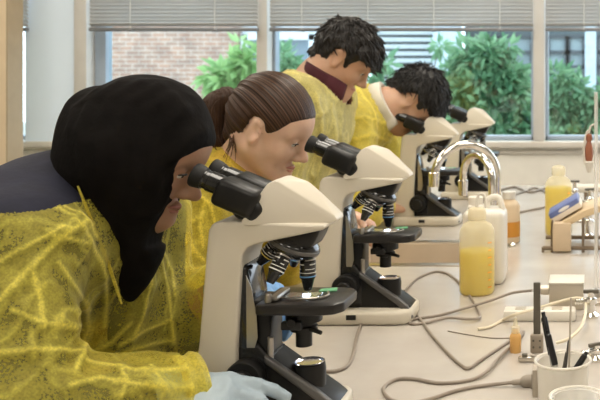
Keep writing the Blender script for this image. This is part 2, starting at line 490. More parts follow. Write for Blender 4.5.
for a, b_ in ((240, 268), (270, 313)):
    xa, xb = P(a, 0, YBk).x + 8.5, P(b_, 0, YBk).x + 8.5
    za, zb2 = .4, P(0, 34, YBk).z
    fr = MB()
    for x in (xa + .05, xb - .05): fr.box((x, .15, (za + zb2) / 2), (.13, .14, zb2 - za))
    for z in (za + .05, zb2 - .05): fr.box(((xa + xb) / 2, .15, z), (xb - xa, .14, .13))
    fo = fr.build('window', M_wht, bl)
    MB().box(((xa + xb) / 2, .2, (za + zb2) / 2), (xb - xa - .2, .04, zb2 - za - .2)).build('pane', M_dglass, fo)
# louvred wing
YL = 16.0
lv = empty('louvred_wing', (P(410, 0, YL).x, YL, 0), 0, 'building wing clad in white horizontal louvres beyond the trees', 'building')
ox = lv.location.x
xa, xb = P(372, 0, YL).x - ox, P(434, 0, YL).x - ox
MB().box(((xa + xb) / 2, .8, 2.4), (xb - xa, 1, 4.8)).build('recess', mat('dark_recess', (.11, .13, .13), .7), lv)
m = MB(); z = .3
while z < 4.6: m.box(((xa + xb) / 2, .12, z), (xb - xa, .07, .055), rot=Euler((R(25), 0, 0)).to_matrix()); z += .125
m.build('louvres', mat('louvre_white', (.60, .64, .66), .5), lv)
xc, xd = P(434, 0, YL).x - ox, P(459, 0, YL).x - ox
MB().box(((xc + xd) / 2, .1, 2.4), (xd - xc, .5, 4.8), bevel=.03).build('pillar', mat('pale_blue_pillar', (.55, .64, .72), .5), lv)
# glazed wing
YG = 17.0
gw = empty('glazed_wing', (P(520, 0, YG).x, YG, 0), 0, 'dark glazed building wing with gridded windows behind the greenery', 'building')
ox = gw.location.x
xa, xb = P(462, 0, YG).x - ox, P(720, 0, YG).x - ox
MB().box(((xa + xb) / 2, .9, 2.5), (xb - xa, 1, 5)).build('wall', mat('dark_facade', (.10, .125, .13), .6, var=.1, vscale=.8), gw)
zt = [P(0, y, YG).z for y in (100, 67, 52, 36)]
for i, (a, b_) in enumerate(((466, 498), (501, 531), (547, 566), (568, 584), (598, 640))):
    xa, xb = P(a, 0, YG).x - ox, P(b_, 0, YG).x - ox
    fr = MB()
    for z in zt: fr.box(((xa + xb) / 2, .36, z), (xb - xa, .1, .07))
    for x in (xa, xb): fr.box((x, .36, (zt[0] + zt[-1]) / 2), (.08, .1, zt[-1] - zt[0]))
    fo = fr.build('window', mat('dark_frame', (.07, .08, .09), .5), gw)
    MB().box(((xa + xb) / 2, .39, (zt[0] + zt[-1]) / 2), (xb - xa, .03, zt[-1] - zt[0])).build('pane', mat('grey_window_glass', (.30, .36, .38), .1, var=.3, vscale=.5, spec=.8), fo)
xa, xb = P(585, 0, 14).x, P(596, 0, 14).x
pl = MB().box((0, 0, 2.6), (xb - xa, .3, 5.2), bevel=.03).build('outdoor_post', mat('pale_blue_pillar', (.55, .64, .72), .5))
pl.location = ((xa + xb) / 2, 14, 0); tag(pl, 'pale blue square post in the yard beside the glazed wing', 'post')
# shrubs and young trees in the yard: each with its own crown of single leaves and stems
def leaf_mat(name, c1, c2):
    m, nt, b, out = nodes_of(name)
    g = nt.nodes.new('ShaderNodeNewGeometry'); rp = nt.nodes.new('ShaderNodeValToRGB')
    rp.color_ramp.elements[0].color = list(c1) + [1]; rp.color_ramp.elements[1].color = list(c2) + [1]
    nt.links.new(g.outputs['Random Per Island'], rp.inputs['Fac']); nt.links.new(rp.outputs['Color'], b.inputs['Base Color'])
    b.inputs['Roughness'].default_value = .5
    tl = nt.nodes.new('ShaderNodeBsdfTranslucent'); nt.links.new(rp.outputs['Color'], tl.inputs['Color'])
    mx = nt.nodes.new('ShaderNodeMixShader'); mx.inputs['Fac'].default_value = .4
    nt.links.new(b.outputs[0], mx.inputs[1]); nt.links.new(tl.outputs[0], mx.inputs[2]); nt.links.new(mx.outputs[0], out.inputs['Surface'])
    return m
LM = [leaf_mat('leaf_fresh', (.20, .38, .13), (.42, .62, .26)), leaf_mat('leaf_bluish', (.11, .27, .14), (.30, .50, .28)), leaf_mat('leaf_deep', (.06, .15, .08), (.18, .34, .18))]
M_stem = mat('branch_bark', (.16, .13, .08), .9)
def shrub(px, Y, blobs, nleaf, lsize, lm, label, name='leafy_shrub'):
    """blobs: (px, py, radius in px) clumps of the crown as it stands at depth Y"""
    base = P(px, 0, Y); base.z = 0
    r = empty(name, base, 0, label, 'shrub', None)
    V = []; Fc = []; wt = np.array([b[2] ** 2 for b in blobs]); wt = wt / wt.sum(); st = MB()
    for (bx, by, br) in blobs:
        c = P(bx, by, Y) - base; rad = br * Y / F
        st.tube([(rng.uniform(-.06, .06), rng.uniform(-.06, .06), 0), Vector((c.x * .4, 0, max(.1, c.z * .5))), (c.x, 0, max(.2, c.z))], [.02, .014, .005], 6)
    for i in range(nleaf):
        bx, by, br = blobs[rng.choice(len(blobs), p=wt)]
        c = np.array(P(bx, by, Y) - base); rad = br * Y / F * .9
        d = rng.normal(size=3); d /= np.linalg.norm(d); rr = rad * rng.uniform(.25, 1.0) ** .6
        p = c + d * rr * np.array([1, 1.1, .95])
        if p[2] < .05: continue
        ax = d * .7 + rng.normal(size=3) * .5 + np.array([0, 0, -.45]); ax /= np.linalg.norm(ax)
        sd = np.cross(ax, rng.normal(size=3)); sd /= np.linalg.norm(sd) + 1e-9
        nn = np.cross(ax, sd)
        L = lsize * rng.uniform(.6, 1.25); W = L * .17
        k = len(V)
        V += [p, p + ax * L * .45 + sd * W + nn * L * .05, p + ax * L, p + ax * L * .45 - sd * W + nn * L * .05]
        Fc.append((k, k + 1, k + 2, k + 3))
    me = bpy.data.meshes.new('foliage'); me.from_pydata([tuple(p) for p in V], [], Fc); me.update()
    o = link('foliage', me, lm, r); o['kind'] = 'stuff'
    st.build('stems', M_stem, r)
    return r
shrub(232, 8.5, [(226, 78, 13), (240, 70, 9), (212, 74, 7), (248, 62, 8), (236, 95, 14), (222, 110, 12), (248, 90, 10), (243, 44, 6), (236, 120, 18)], 900, .19, LM[0], 'bright green shrub in front of the brick wall window')
shrub(296, 7.6, [(284, 62, 13), (276, 85, 12), (292, 78, 12), (300, 98, 16), (280, 108, 16), (312, 84, 10), (318, 110, 14)], 1500, .14, LM[1], 'green shrub outside, seen between ponytailed girl and boy in maroon collar')
shrub(408, 10.5, [(384, 64, 8), (408, 96, 13), (388, 100, 14), (424, 100, 14), (402, 114, 18), (432, 112, 16), (372, 80, 12), (440, 46, 6)], 1000, .18, LM[1], 'loose green shrub in front of the white louvred wing')
shrub(492, 7.0, [(470, 60, 17), (488, 52, 14), (478, 82, 22), (505, 76, 18), (462, 98, 22), (490, 104, 24), (515, 98, 20), (460, 124, 22), (495, 128, 24), (522, 122, 20), (452, 74, 12), (508, 46, 8)], 4200, .135, LM[1], 'large dense green shrub filling the widest window behind the microscopes')
shrub(506, 9.5, [(478, 110, 26), (510, 112, 28), (530, 100, 22), (450, 118, 24)], 1500, .2, LM[2], 'dark green shrub standing deeper behind the large dense one', 'dark_shrub')
shrub(562, 8.0, [(556, 80, 14), (572, 92, 18), (552, 106, 18), (580, 112, 18), (566, 128, 20), (600, 110, 20), (590, 130, 18), (620, 100, 22)], 2200, .15, LM[1], 'green shrub outside the window beyond the upright clear stand rod')
shrub(545, 10.5, [(535, 96, 14), (548, 118, 22), (575, 122, 22), (610, 120, 24)], 1000, .2, LM[2], 'dark shrub half hidden behind the window mullion', 'dark_shrub')

# ================================================================== lab bench
def bench_mat():
    m, nt, b, out = nodes_of('worktop_resin')
    tc = nt.nodes.new('ShaderNodeTexCoord'); n = nt.nodes.new('ShaderNodeTexNoise'); n.inputs['Scale'].default_value = 7; n.inputs['Detail'].default_value = 8
    nt.links.new(tc.outputs['Object'], n.inputs['Vector'])
    rp = nt.nodes.new('ShaderNodeValToRGB'); rp.color_ramp.elements[0].position = .35; rp.color_ramp.elements[1].position = .65
    rp.color_ramp.elements[0].color = (.485, .44, .385, 1); rp.color_ramp.elements[1].color = (.545, .50, .445, 1)
    nt.links.new(n.outputs['Fac'], rp.inputs['Fac']); nt.links.new(rp.outputs['Color'], b.inputs['Base Color'])
    b.inputs['Roughness'].default_value = .22; b.inputs['Specular IOR Level'].default_value = .6
    return m
M_top = bench_mat()
M_cab = mat('bench_carcass', (.55, .48, .38), .5)
SX0, SX1 = -.66, -.275; SY0, SY1 = 2.405, 2.69            # sink opening
bench = empty('lab_bench', (-.05, 2.4, 0), 0, 'long pale lab bench carrying the microscopes, with a sink let in', 'bench')
BX0, BX1, BY0, BY1, BT = -.88, .95, .82, 4.0, .035
m = MB()
for (a, b_, c, d) in ((BX0, BX1, BY0, SY0), (BX0, BX1, SY1, BY1), (BX0, SX0, SY0, SY1), (SX1, BX1, SY0, SY1)):
    m.box(((a + b_) / 2, (c + d) / 2, BZ - BT / 2), (b_ - a, d - c, BT))
m.build('worktop', M_top, bench, world=True)
m = MB()
for (a, b_, c, d) in ((BX0 + .14, BX1 - .1, BY0 + .06, SY0 - .03), (BX0 + .14, BX1 - .1, SY1 + .03, BY1 - .02)):
    m.box(((a + b_) / 2, (c + d) / 2, (BZ - BT) / 2), (b_ - a, d - c, BZ - BT))
m.build('cabinet_base', M_cab, bench, world=True)
M_steel = mat('brushed_steel', (.62, .57, .50), .28, metal=1.0, var=.06, vscale=40, stretch=(1, 1, 8))
M_steeld = mat('sink_basin_glaze', (.62, .52, .40), .35, metal=.0, var=.05, vscale=10)
sk = empty('sink', ((SX0 + SX1) / 2, (SY0 + SY1) / 2, BZ), 0, 'sunk rectangular sink in the bench in front of the third microscope', 'sink')
m = MB(); t = .008; dz = .19
m.box(((SX0 + SX1) / 2, SY0 + t / 2, BZ - dz / 2), (SX1 - SX0, t, dz)); m.box(((SX0 + SX1) / 2, SY1 - t / 2, BZ - dz / 2), (SX1 - SX0, t, dz))
m.box((SX0 + t / 2, (SY0 + SY1) / 2, BZ - dz / 2), (t, SY1 - SY0, dz)); m.box((SX1 - t / 2, (SY0 + SY1) / 2, BZ - dz / 2), (t, SY1 - SY0, dz))
m.box(((SX0 + SX1) / 2, (SY0 + SY1) / 2, BZ - dz), (SX1 - SX0, SY1 - SY0, t))
m.build('basin', M_steeld, sk, world=True)
m = MB(); fl = .026
m.box(((SX0 + SX1) / 2, SY0 - fl / 2, BZ + .002), (SX1 - SX0 + 2 * fl, fl, .004), bevel=.0015); m.box(((SX0 + SX1) / 2, SY1 + fl / 2, BZ + .002), (SX1 - SX0 + 2 * fl, fl, .004), bevel=.0015)
m.box((SX0 - fl / 2, (SY0 + SY1) / 2, BZ + .002), (fl, SY1 - SY0, .004), bevel=.0015); m.box((SX1 + fl / 2, (SY0 + SY1) / 2, BZ + .002), (fl, SY1 - SY0, .004), bevel=.0015)
m.build('rim', M_steel, sk, world=True)
MB().lathe([(0, 0), (.03, 0), (.032, .003), (.018, .004), (0, .002)], ((SX0 + SX1) / 2, (SY0 + SY1) / 2, BZ - dz + .004)).build('drain', M_steel, sk, world=True)
# gooseneck taps
M_chrome = mat('chrome', (.80, .78, .74), .10, metal=1.0, var=0)
def tap(bx, by, Yb, peakz, tipx, tipY, tipz, r, label):
    base = Vector(((bx - CX) * Yb / F, Yb, BZ)); tip = Vector(((tipx - CX) * tipY / F, tipY, tipz))
    o = empty('gooseneck_tap', base, 0, label, 'tap', 'chrome gooseneck taps at the sink')
    MB().lathe([(0, 0), (.028, 0), (.028, .008), (.018, .016), (.015, .03), (0, .03)]).build('base_flange', M_chrome, o)
    T = tip - base; h = Vector((T.x, T.y, 0)); rad = h.length / 2; top = peakz - BZ - rad
    pts = [(0, 0, .02), (0, 0, top * .5), (0, 0, top * .9)]
    for i in range(0, 13):
        a = math.pi * i / 12
        pts.append(h * (.5 - .5 * math.cos(a)) + Vector((0, 0, top + rad * math.sin(a))))
    pts.append(h + Vector((0, 0, T.z + .03)))
    MB().tube(pts, r, 14, smooth=3).build('spout', M_chrome, o)
    MB().cyl(h + Vector((0, 0, T.z + .045)), h + Vector((0, 0, T.z)), r * 1.35, r * 1.2, 16, .002).build('aerator', M_chrome, o)
    m = MB(); m.cyl((0, 0, .035), (.05, 0, .045), .006, .005, 10); m.ball((.055, 0, .046), .010); m.build('handle', M_chrome, o)
    return o
tap(497, 0, 2.80, P(0, 143, 2.8).z, 434, 2.70, P(0, 187, 2.7).z, .0125, 'taller chrome gooseneck tap arching over the sink')
tap(492, 0, 2.42, P(0, 157, 2.42).z, 463, 2.52, P(0, 197, 2.5).z, .0105, 'lower chrome gooseneck tap nested under the taller one')
# ================================================================== microscopes
M_ivory = mat('ivory_plastic', (.62, .565, .465), .38, var=.03, vscale=8)
M_blk = mat('black_enamel', (.011, .0105, .010), .34, var=.2, vscale=20, spec=.35)
M_blkg = mat('black_gloss', (.012, .012, .012), .14, var=0, coat=.4)
M_rub = mat('black_rubber', (.012, .0115, .011), .55, var=.2, spec=.3)
M_stage = mat('stage_black', (.018, .016, .0145), .32, var=.2, vscale=30, spec=.4)
M_gmet = mat('grey_metal', (.42, .39, .35), .30, metal=.8, var=.05)
M_dgrey = mat('dark_grey_enamel', (.11, .105, .10), .32, metal=.4, var=.05)
M_wmark = mat('white_marking', (.75, .74, .70), .6, var=0)
M_ymark = mat('yellow_marking', (.70, .55, .10), .6, var=0)
M_bmark = mat('blue_marking', (.15, .35, .65), .6, var=0)
M_gmark = mat('green_marking', (.15, .45, .22), .6, var=0)
M_slide = mat('glass_slide', (.85, .93, .92), .05, var=0, trans=.9)
M_lampw = mat('condenser_light', (.9, .95, 1), .4, var=0, emit=(.72, .84, 1.0), estr=16)
M_lens = mat('field_lens', (.75, .73, .78), .12, metal=.9, var=0)

def microscope():
    r = empty('microscope')
    G = lambda m, n, mt, p=r: m.build(n, mt, p)
    # base slab and C-shaped stand
    G(MB().prism([(-.118, -.064), (-.118, .064), (.07, .062), (.090, .057), (.100, .042), (.102, 0), (.100, -.042), (.090, -.057), (.07, -.062)], 0, .030, .009, 'Z', 3), 'base', M_ivory)
    G(MB().prism([(-.117, .02), (-.104, .13), (-.094, .255), (-.0905, .290), (-.084, .300), (-.074, .3025), (.080, .297), (.078, .290), (.036, .281), (-.022, .269), (-.034, .264), (-.042, .252), (-.050, .12), (-.050, .02)], -.043, .043, .007, 'Y', 3), 'stand', M_ivory)
    # black inner face of the column
    pn = G(MB().prism([(-.052, .035), (-.050, .242), (-.038, .232), (-.030, .19), (-.027, .14), (-.024, .11), (.0, .10), (0, .03)], -.034, .034, .006, 'Y', 3), 'column_panel', M_blkg)
    G(MB().prism([(-.0375, .115), (-.0385, .222), (-.031, .205), (-.0235, .165), (-.0215, .130), (-.026, .115)], -.0348, -.0338, 0, 'Y'), 'panel_highlight', M_gmet, pn)  # grey sliver modelled as the highlight on the glossy black panel
    # head: faceted ivory prism housing
    hd = MB(); b2 = bmesh.new()
    prof = [(-.037, .297, .050), (-.041, .303, .050), (-.008, .356, .036), (.004, .3625, .030), (.088, .307, .020), (.0925, .300, .018), (.086, .297, .022)]
    nv = [b2.verts.new((x, -y, z)) for x, z, y in prof]; fv = [b2.verts.new((x, y, z)) for x, z, y in prof]
    ra = b2.verts.new((.010, 0, .3635)); rb = b2.verts.new((.044, .004, .3545)); rc = b2.verts.new((.060, .004, .338))
    b2.faces.new(nv); b2.faces.new(fv[::-1])
    for a, d in ((0, 1), (1, 2), (2, 3), (4, 5), (5, 6), (6, 0)): b2.faces.new([nv[a], fv[a], fv[d], nv[d]])
    b2.faces.new([nv[3], fv[3], ra])
    b2.faces.new([nv[3], ra, rb]); b2.faces.new([nv[3], rb, rc, nv[4]]); b2.faces.new([fv[3], rb, ra]); b2.faces.new([fv[3], fv[4], rc, rb]); b2.faces.new([nv[4], rc, fv[4]])
    bmesh.ops.recalc_face_normals(b2, faces=b2.faces[:])
    bmesh.ops.bevel(b2, geom=b2.edges[:], offset=.0032, segments=2, affect='EDGES', profile=.5, clamp_overlap=True)
    hd._merge(b2)
    G(hd, 'head_housing', M_ivory)
    # binocular body and two eyepieces, tilted up towards the viewer
    th = R(23); dv = Vector((-math.cos(th), 0, math.sin(th))); up = Vector((math.sin(th), 0, math.cos(th)))
    c0 = Vector((-.020, 0, .326))
    bt = MB()
    rot = Matrix(((-dv.x, 0, up.x), (0, 1, 0), (-dv.z, 0, up.z)))
    for s in (-1, 1):
        cc = c0 + dv * .032 + Vector((0, s * .030, 0))
        bt.box(cc + up * -.002, (.066, .047, .043), rot, .010, 3)
    bt.box(c0 + dv * .022 - up * .008, (.05, .085, .034), rot, .008, 3)
    bt.prism([(-.050, .306), (-.060, .322), (-.02, .336), (-.010, .318), (-.024, .300)], -.048, .048, .007, 'Y', 3)
    bt = G(bt, 'binocular_body', M_blk)
    for s in (-1, 1):
        b0 = c0 + dv * .060 + Vector((0, s * .031, .001)) + up * .002
        ep = MB().lathe([(0, 0), (.0155, 0), (.0155, .020), (.0142, .021), (.0142, .026), (.0150, .027), (.0150, .031), (0, .031)], b0, dv)
        ep = G(ep, 'eyepiece', M_blkg)
        G(MB().lathe([(0, .0), (.0158, 0), (.0172, .006), (.0182, .014), (.0172, .017), (.012, .015), (.010, .012), (0, .012)], b0 + dv * .029, dv), 'eyecup', M_rub, ep)
    # revolving nosepiece with four objectives
    ax = Vector((-.36, 0, -.93)).normalized(); nc = Vector((.021, 0, .259))
    G(MB().prism([(-.004, .290), (.072, .298), (.064, .276), (.054, .258), (.020, .262), (-.004, .272)], -.03, .03, .006, 'Y', 3), 'nosepiece_mount', M_blk)
    ns = G(MB().lathe([(0, -.016), (.028, -.016), (.037, -.008), (.0385, -.005), (.0385, .003), (.036, .007), (.024, .016), (0, .018)], nc, ax), 'nosepiece', M_blkg)
    G(MB().lathe([(.0387, -.004), (.0393, -.0035), (.0393, .001), (.0387, .0015)], nc, ax, 60), 'grip_ring', M_dgrey, ns)
    u = Vector((0, 1, 0)).cross(ax).normalized(); v = ax.cross(u)
    if u.x < 0: u = -u
    for i, (azi, ln, mk) in enumerate(((0, .046, M_bmark), (-95, .042, M_wmark), (180, .034, M_ymark), (88, .030, M_gmark))):
        a = R(azi); rd = u * math.cos(a) + Vector((0, 1, 0)) * math.sin(a)
        d = (ax + rd * .385).normalized(); o = nc + ax * .006 + rd * .0245
        ob = G(MB().lathe([(0, 0), (.0105, 0), (.0105, .008), (.0118, .009), (.0118, ln * .72), (.0105, ln * .78), (.0095, ln * .80), (.0075, ln), (.0055, ln + .007), (0, ln + .007)], o, d, 24), 'objective', M_blkg)
        G(MB().lathe([(.0106, .002), (.0112, .002), (.0112, .007), (.0106, .007)], o, d, 24), 'thread_collar', M_gmet, ob)
        G(MB().lathe([(.0118, ln * .66), (.0121, ln * .66), (.0121, ln * .70), (.0118, ln * .70)], o, d, 24), 'colour_band', mk, ob)
        q = Vector((0, 0, 1)).rotation_difference(d); wm = MB()
        for h, w_, spans in ((ln * .26, .0016, ((0, 5), (9, 15), (19, 24), (28, 33))), (ln * .42, .0011, ((2, 9), (13, 16), (20, 27), (31, 34))), (ln * .54, .0011, ((0, 36),))):
            for s0_, s1_ in spans:
                pr = []
                for k in range(s0_, s1_ + 1):
                    an = 2 * math.pi * k / 36; pr.append((math.cos(an), math.sin(an)))
                for (xa, ya), (xb, yb) in zip(pr[:-1], pr[1:]):
                    wm.quad(*[o + q @ Vector((x * .0120, y * .0120, h + z)) for x, y, z in ((xa, ya, 0), (xb, yb, 0), (xb, yb, w_), (xa, ya, w_))])
        G(wm, 'engraved_marks', M_wmark, ob)
    # stage
    st = MB().prism([(-.020, -.050), (-.014, -.056), (.080, -.056), (.096, -.050), (.106, -.034), (.107, .036), (.098, .050), (.080, .056), (-.020, .056)], .167, .183, .004, 'Z', 2)
    st = G(st, 'stage', M_stage)
    G(MB().box((-.032, -.0, .174), (.05, .06, .018), bevel=.004), 'stage_bracket', M_blk)
    G(MB().box((.036, .0, .1845), (.050, .026, .0014)), 'glass_slide', M_slide, st)
    h = MB().tube([(.006, -.020, .1855), (.030, -.030, .1855), (.062, -.024, .1855), (.074, -.006, .1855), (.068, .014, .1855)], .0018, 6); h.box((.002, -.006, .187), (.012, .06, .008), bevel=.003); h.cyl((-.004, -.040, .183), (-.004, -.040, .196), .005, .005, 14, .001)
    G(h, 'slide_holder', M_gmet, st)
    G(MB().prism([(.052, .020), (.078, .026), (.074, .044), (.050, .036)], .1831, .1845, 0, 'Z'), 'specimen_label', M_gmark, st)
    G(MB().lathe([(0, 0), (.006, 0), (.006, .0008), (0, .0008)], (.040, 0, .1832)), 'lit_aperture', M_lampw, st)
    G(MB().box((-.020, 0, .128), (.030, .056, .090), bevel=.005), 'stage_carriage', M_blk)
    # condenser under the stage
    G(MB().lathe([(0, 0), (.012, 0), (.012, .022), (.020, .024), (.020, .030), (.017, .032), (.017, .036), (.027, .038), (.027, .060), (0, .060)], (.036, 0, .108)), 'condenser', M_blk)
    c = MB(); c.box((.027, -.028, .146), (.03, .012, .012), bevel=.002); c.cyl((.052, -.020, .139), (.070, -.028, .135), .004, .003, 10); c.cyl((.028, -.024, .152), (.028, -.038, .152), .006, .006, 14, .001)
    G(c, 'condenser_screw', M_blk)
    G(MB().cyl((-.004, -.030, .094), (-.004, -.030, .13), .0045, .0045, 12, .001), 'rack_pin', M_gmet)
    # black sloping foot, lamp house and its grey front spine
    G(MB().prism([(-.052, .028), (-.052, .12), (-.02, .12), (-.008, .104), (.080, .042), (.098, .028)], -.034, .034, .006, 'Y', 3), 'foot_cover', M_blk)
    G(MB().prism([(-.010, .107), (.020, .086), (.068, .054), (.090, .036), (.103, .010), (.096, .008), (.070, .036), (-.010, .094)], -.042, -.030, .004, 'Y', 3), 'front_spine', M_dgrey)
    il = G(MB().lathe([(0, 0), (.024, 0), (.0245, .026), (.023, .034), (.020, .036), (.018, .034), (0, .033)], (.046, -.006, .050), (0, 0, 1)), 'lamp_house', M_blk)
    G(MB().lathe([(0, .0335), (.0185, .0345), (.0205, .0368), (.0225, .0362)], (.046, -.006, .050)), 'field_lens', M_lens, il)
    # focus knobs on both sides
    for s in (-1, 1):
        kn = MB().lathe([(0, 0), (.026, 0), (.027, .003), (.027, .019), (.025, .022), (0, .022)], (-.036, s * .034, .074), (0, s, 0), 36)
        kn = G(kn, 'coarse_focus_knob', M_rub)
        G(MB().lathe([(0, 0), (.015, 0), (.0155, .002), (.0155, .012), (.014, .014), (0, .014)], (-.036, s * .056, .074), (0, s, 0), 30), 'fine_focus_knob', M_blk, kn)
    G(MB().box((-.02, -.0640, .018), (.02, .003, .010), bevel=.001), 'power_switch', M_blk)
    return r
SCOPES = [(-.468, 1.36, 0, 'ivory microscope in front, used by the student in the black headscarf'),
          (-.4665, 1.895, 0, 'ivory microscope used by the girl with the ponytail'),
          (-.535, 3.03, 0, 'ivory microscope behind the sink, used by the bent boy with white collar'),
          (-.474, 3.62, 0, 'ivory microscope by the window with nobody at its eyepieces')]
ms = microscope()
for i, (x, y, rz, lab) in enumerate(SCOPES):
    o = ms if i == 0 else copy_tree(ms)
    o.location = (x, y, BZ); o.rotation_euler.z = R(rz)
    tag(o, lab, 'microscope', 'ivory binocular microscopes along the bench')
# ================================================================== things on the bench
def plastic(name, col, rough=.35, trans=.0, tl=.35, alpha=1.0):
    """cloudy plastic: diffuse + translucent, a little see-through"""
    if name in MATS: return MATS[name]
    m, nt, b, out = nodes_of(name); MATS[name] = m
    b.inputs['Base Color'].default_value = list(col) + [1]; b.inputs['Roughness'].default_value = rough
    t = nt.nodes.new('ShaderNodeBsdfTranslucent'); t.inputs['Color'].default_value = list(col) + [1]
    mx = nt.nodes.new('ShaderNodeMixShader'); mx.inputs['Fac'].default_value = tl
    nt.links.new(b.outputs[0], mx.inputs[1]); nt.links.new(t.outputs[0], mx.inputs[2])
    last = mx
    if alpha < 1:
        tr = nt.nodes.new('ShaderNodeBsdfTransparent'); m2 = nt.nodes.new('ShaderNodeMixShader'); m2.inputs['Fac'].default_value = alpha
        nt.links.new(tr.outputs[0], m2.inputs[1]); nt.links.new(mx.outputs[0], m2.inputs[2]); last = m2
    nt.links.new(last.outputs[0], out.inputs['Surface'])
    return m
M_ldpe = plastic('cloudy_plastic', (.92, .84, .58), alpha=.34)
M_yliq = plastic('yellow_liquid', (.94, .80, .08), .2, tl=.45)
M_white = mat('white_plastic', (.72, .68, .60), .35, var=.03)
M_amber = plastic('amber_plastic', (.86, .72, .52), tl=.4)
M_amberd = plastic('amber_label', (.75, .36, .06), tl=.3)
M_mark = mat('orange_marking', (.75, .30, .05), .6, var=0)
M_clear = plastic('cloudy_beaker', (.84, .80, .72), .25, tl=.4, alpha=.55)

def wash_bottle(name, px, py, wpx, toppy, levelpy, label, spout=True, squeeze=1.0):
    b = B(px, py); Y = b.y; s = Y / F
    r = empty(name, b, 0, label, 'bottle', 'yellow filled plastic bottles on the bench')
    rad = wpx * s / 2; H = (py - toppy) * s; lv = (py - levelpy) * s
    body = [(0, .001), (rad * .92, .001), (rad, .006), (rad, H * .70), (rad * .97, H * .74), (rad * .80, H * .80), (rad * .46, H * .845), (rad * .42, H * .86), (rad * .42, H * .90)]
    MB().lathe(body, n=32).build('bottle_body', M_ldpe, r)
    MB().lathe([(0, .004), (rad * .90, .004), (rad * .965, .009), (rad * .965, lv), (0, lv)], n=32).build('liquid', M_yliq, r)
    cp = MB().lathe([(rad * .50, H * .855), (rad * .52, H * .86), (rad * .52, H * .955), (rad * .42, H * .985), (rad * .15, H), (0, H)], n=24).build('cap', M_ldpe if not spout else plastic('cap_plastic', (.88, .80, .60), alpha=.9), r)
    if spout:
        MB().tube([(0, 0, H * .98), (0, 0, H * 1.08), (.006, -.002, H * 1.15), (.018, -.004, H * 1.14), (.022, -.006, H * 1.03)], [.0045, .004, .0035, .003, .002], 10).build('spout', M_white, cp)
    m = MB()
    for k in range(7):
        z = H * (.10 + .085 * k); an = R(-38)
        m.box((rad * 1.002 * math.cos(an), rad * 1.002 * math.sin(an), z), (.002, .0075 if k % 2 else .011, .0022), Euler((0, 0, an)).to_matrix())
    m.build('graduation', M_mark, r)
    return r
wash_bottle('wash_bottle', 477, 293, 35, 207, 250, 'yellow filled wash bottle with bent spout beside the white jug')
wash_bottle('reagent_bottle', 558.5, 234, 27, 165, 187, 'yellow filled plastic bottle standing behind the tilted blue and white box', spout=False)

# white jug
b = B(484, 284); s = b.y / F
r = empty('jug', (b.x, b.y + .03, b.z), 0, 'white plastic jug with rounded shoulders behind the yellow wash bottle', 'jug')
W, D, H = 42 * s, .105, 76 * s
m = MB().box((0, 0, H * .49), (W, D, H * .98), bevel=.018, seg=4)
m.box((-.022, 0, H * 1.0), (.045, .045, H * .06), bevel=.006, seg=3, top=(.8, .8))
m.build('jug_body', M_white, r)
MB().lathe([(0, H * 1.02), (.017, H * 1.02), (.018, H * 1.025), (.018, H * 1.12), (.016, H * 1.13), (0, H * 1.13)], (-.024, 0, 0)).build('cap', M_white, r)
MB().tube([(.004, 0, H * .96), (.006, 0, H * 1.07), (.018, 0, H * 1.12), (.034, 0, H * 1.10), (.042, 0, H * .95)], .008, 10).build('handle', M_white, r)
# amber bottle
b = B(509, 243)
r = empty('amber_bottle', (b.x, b.y, b.z + .004), 0, 'amber bottle with orange label half behind the white jug', 'bottle')
s = b.y / F; H = 50 * s; rd = 11 * s
MB().lathe([(0, 0), (rd * .95, 0), (rd, .004), (rd, H * .72), (rd * .8, H * .80), (rd * .5, H * .85), (rd * .5, H * .88)]).build('bottle_body', M_amber, r)
MB().lathe([(rd * 1.01, H * .12), (rd * 1.012, H * .12), (rd * 1.012, H * .42), (rd * 1.01, H * .42)]).build('bottle_label', M_amberd, r)
MB().lathe([(0, H * .86), (rd * .6, H * .86), (rd * .6, H), (0, H)]).build('cap', M_white, r)
# dropper bottle
b = B(515.5, 352); s = b.y / F
r = empty('dropper_bottle', b, 0, 'tiny amber dropper bottle with pale cap beside the upright metal bar', 'bottle')
MB().lathe([(0, 0), (.0095, 0), (.0105, .002), (.0105, .030), (.008, .035), (.005, .037), (.005, .040)], n=20).build('bottle_body', plastic('dropper_amber', (.82, .54, .20), tl=.4), r)
MB().lathe([(.0, .036), (.0085, .036), (.0085, .047), (.005, .049), (.004, .058), (.002, .064), (0, .064)], n=20).build('cap', M_ldpe, r)

# beakers
def beaker(px, Y, rad, H, name, label, mt):
    r = empty(name, ((px - CX) * Y / F, Y, BZ), 0, label, 'beaker')
    t = .0016
    MB().lathe([(0, 0), (rad * .93, 0), (rad * .96, .004), (rad, H * .96), (rad + .004, H), (rad + .0035, H + .0015), (rad - t, H * .97), (rad * .96 - t, .006), (0, .004)], n=44).build('beaker_wall', mt, r)
    MB().tube([((rad + .003) * math.cos(a), (rad + .003) * math.sin(a), H) for a in [2 * math.pi * k / 24 for k in range(24)]], .0021, 8, closed=True, smooth=2).build('rim', plastic('beaker_rim', (.90, .87, .80), alpha=.9), r)
    return r
BKY = 1.42; BKX = (563 - CX) * BKY / F; BKH = .066
beaker(563, BKY, .041, BKH, 'pen_beaker', 'cloudy plastic beaker holding black pens and tweezers', M_clear)
beaker(577, 1.25, .035, .071, 'empty_beaker', 'empty clear beaker in front of the pen beaker, cut by the frame', plastic('clear_beaker', (.9, .9, .86), .1, tl=.3, alpha=.30))
def stick(name, label, cat, foot, tip, parts, group=None):
    """a slender thing leaning in the beaker from foot to tip"""
    foot, tip = Vector(foot), Vector(tip)
    r = empty(name, foot, 0, label, cat, group); L = (tip - foot).length
    r.rotation_euler = (tip - foot).to_track_quat('Z', 'Y').to_euler()
    for nm, prof, mt in parts(L): MB().lathe(prof, n=14).build(nm, mt, r)
    return r
M_penb = mat('pen_black', (.012, .012, .013), .3, var=0)
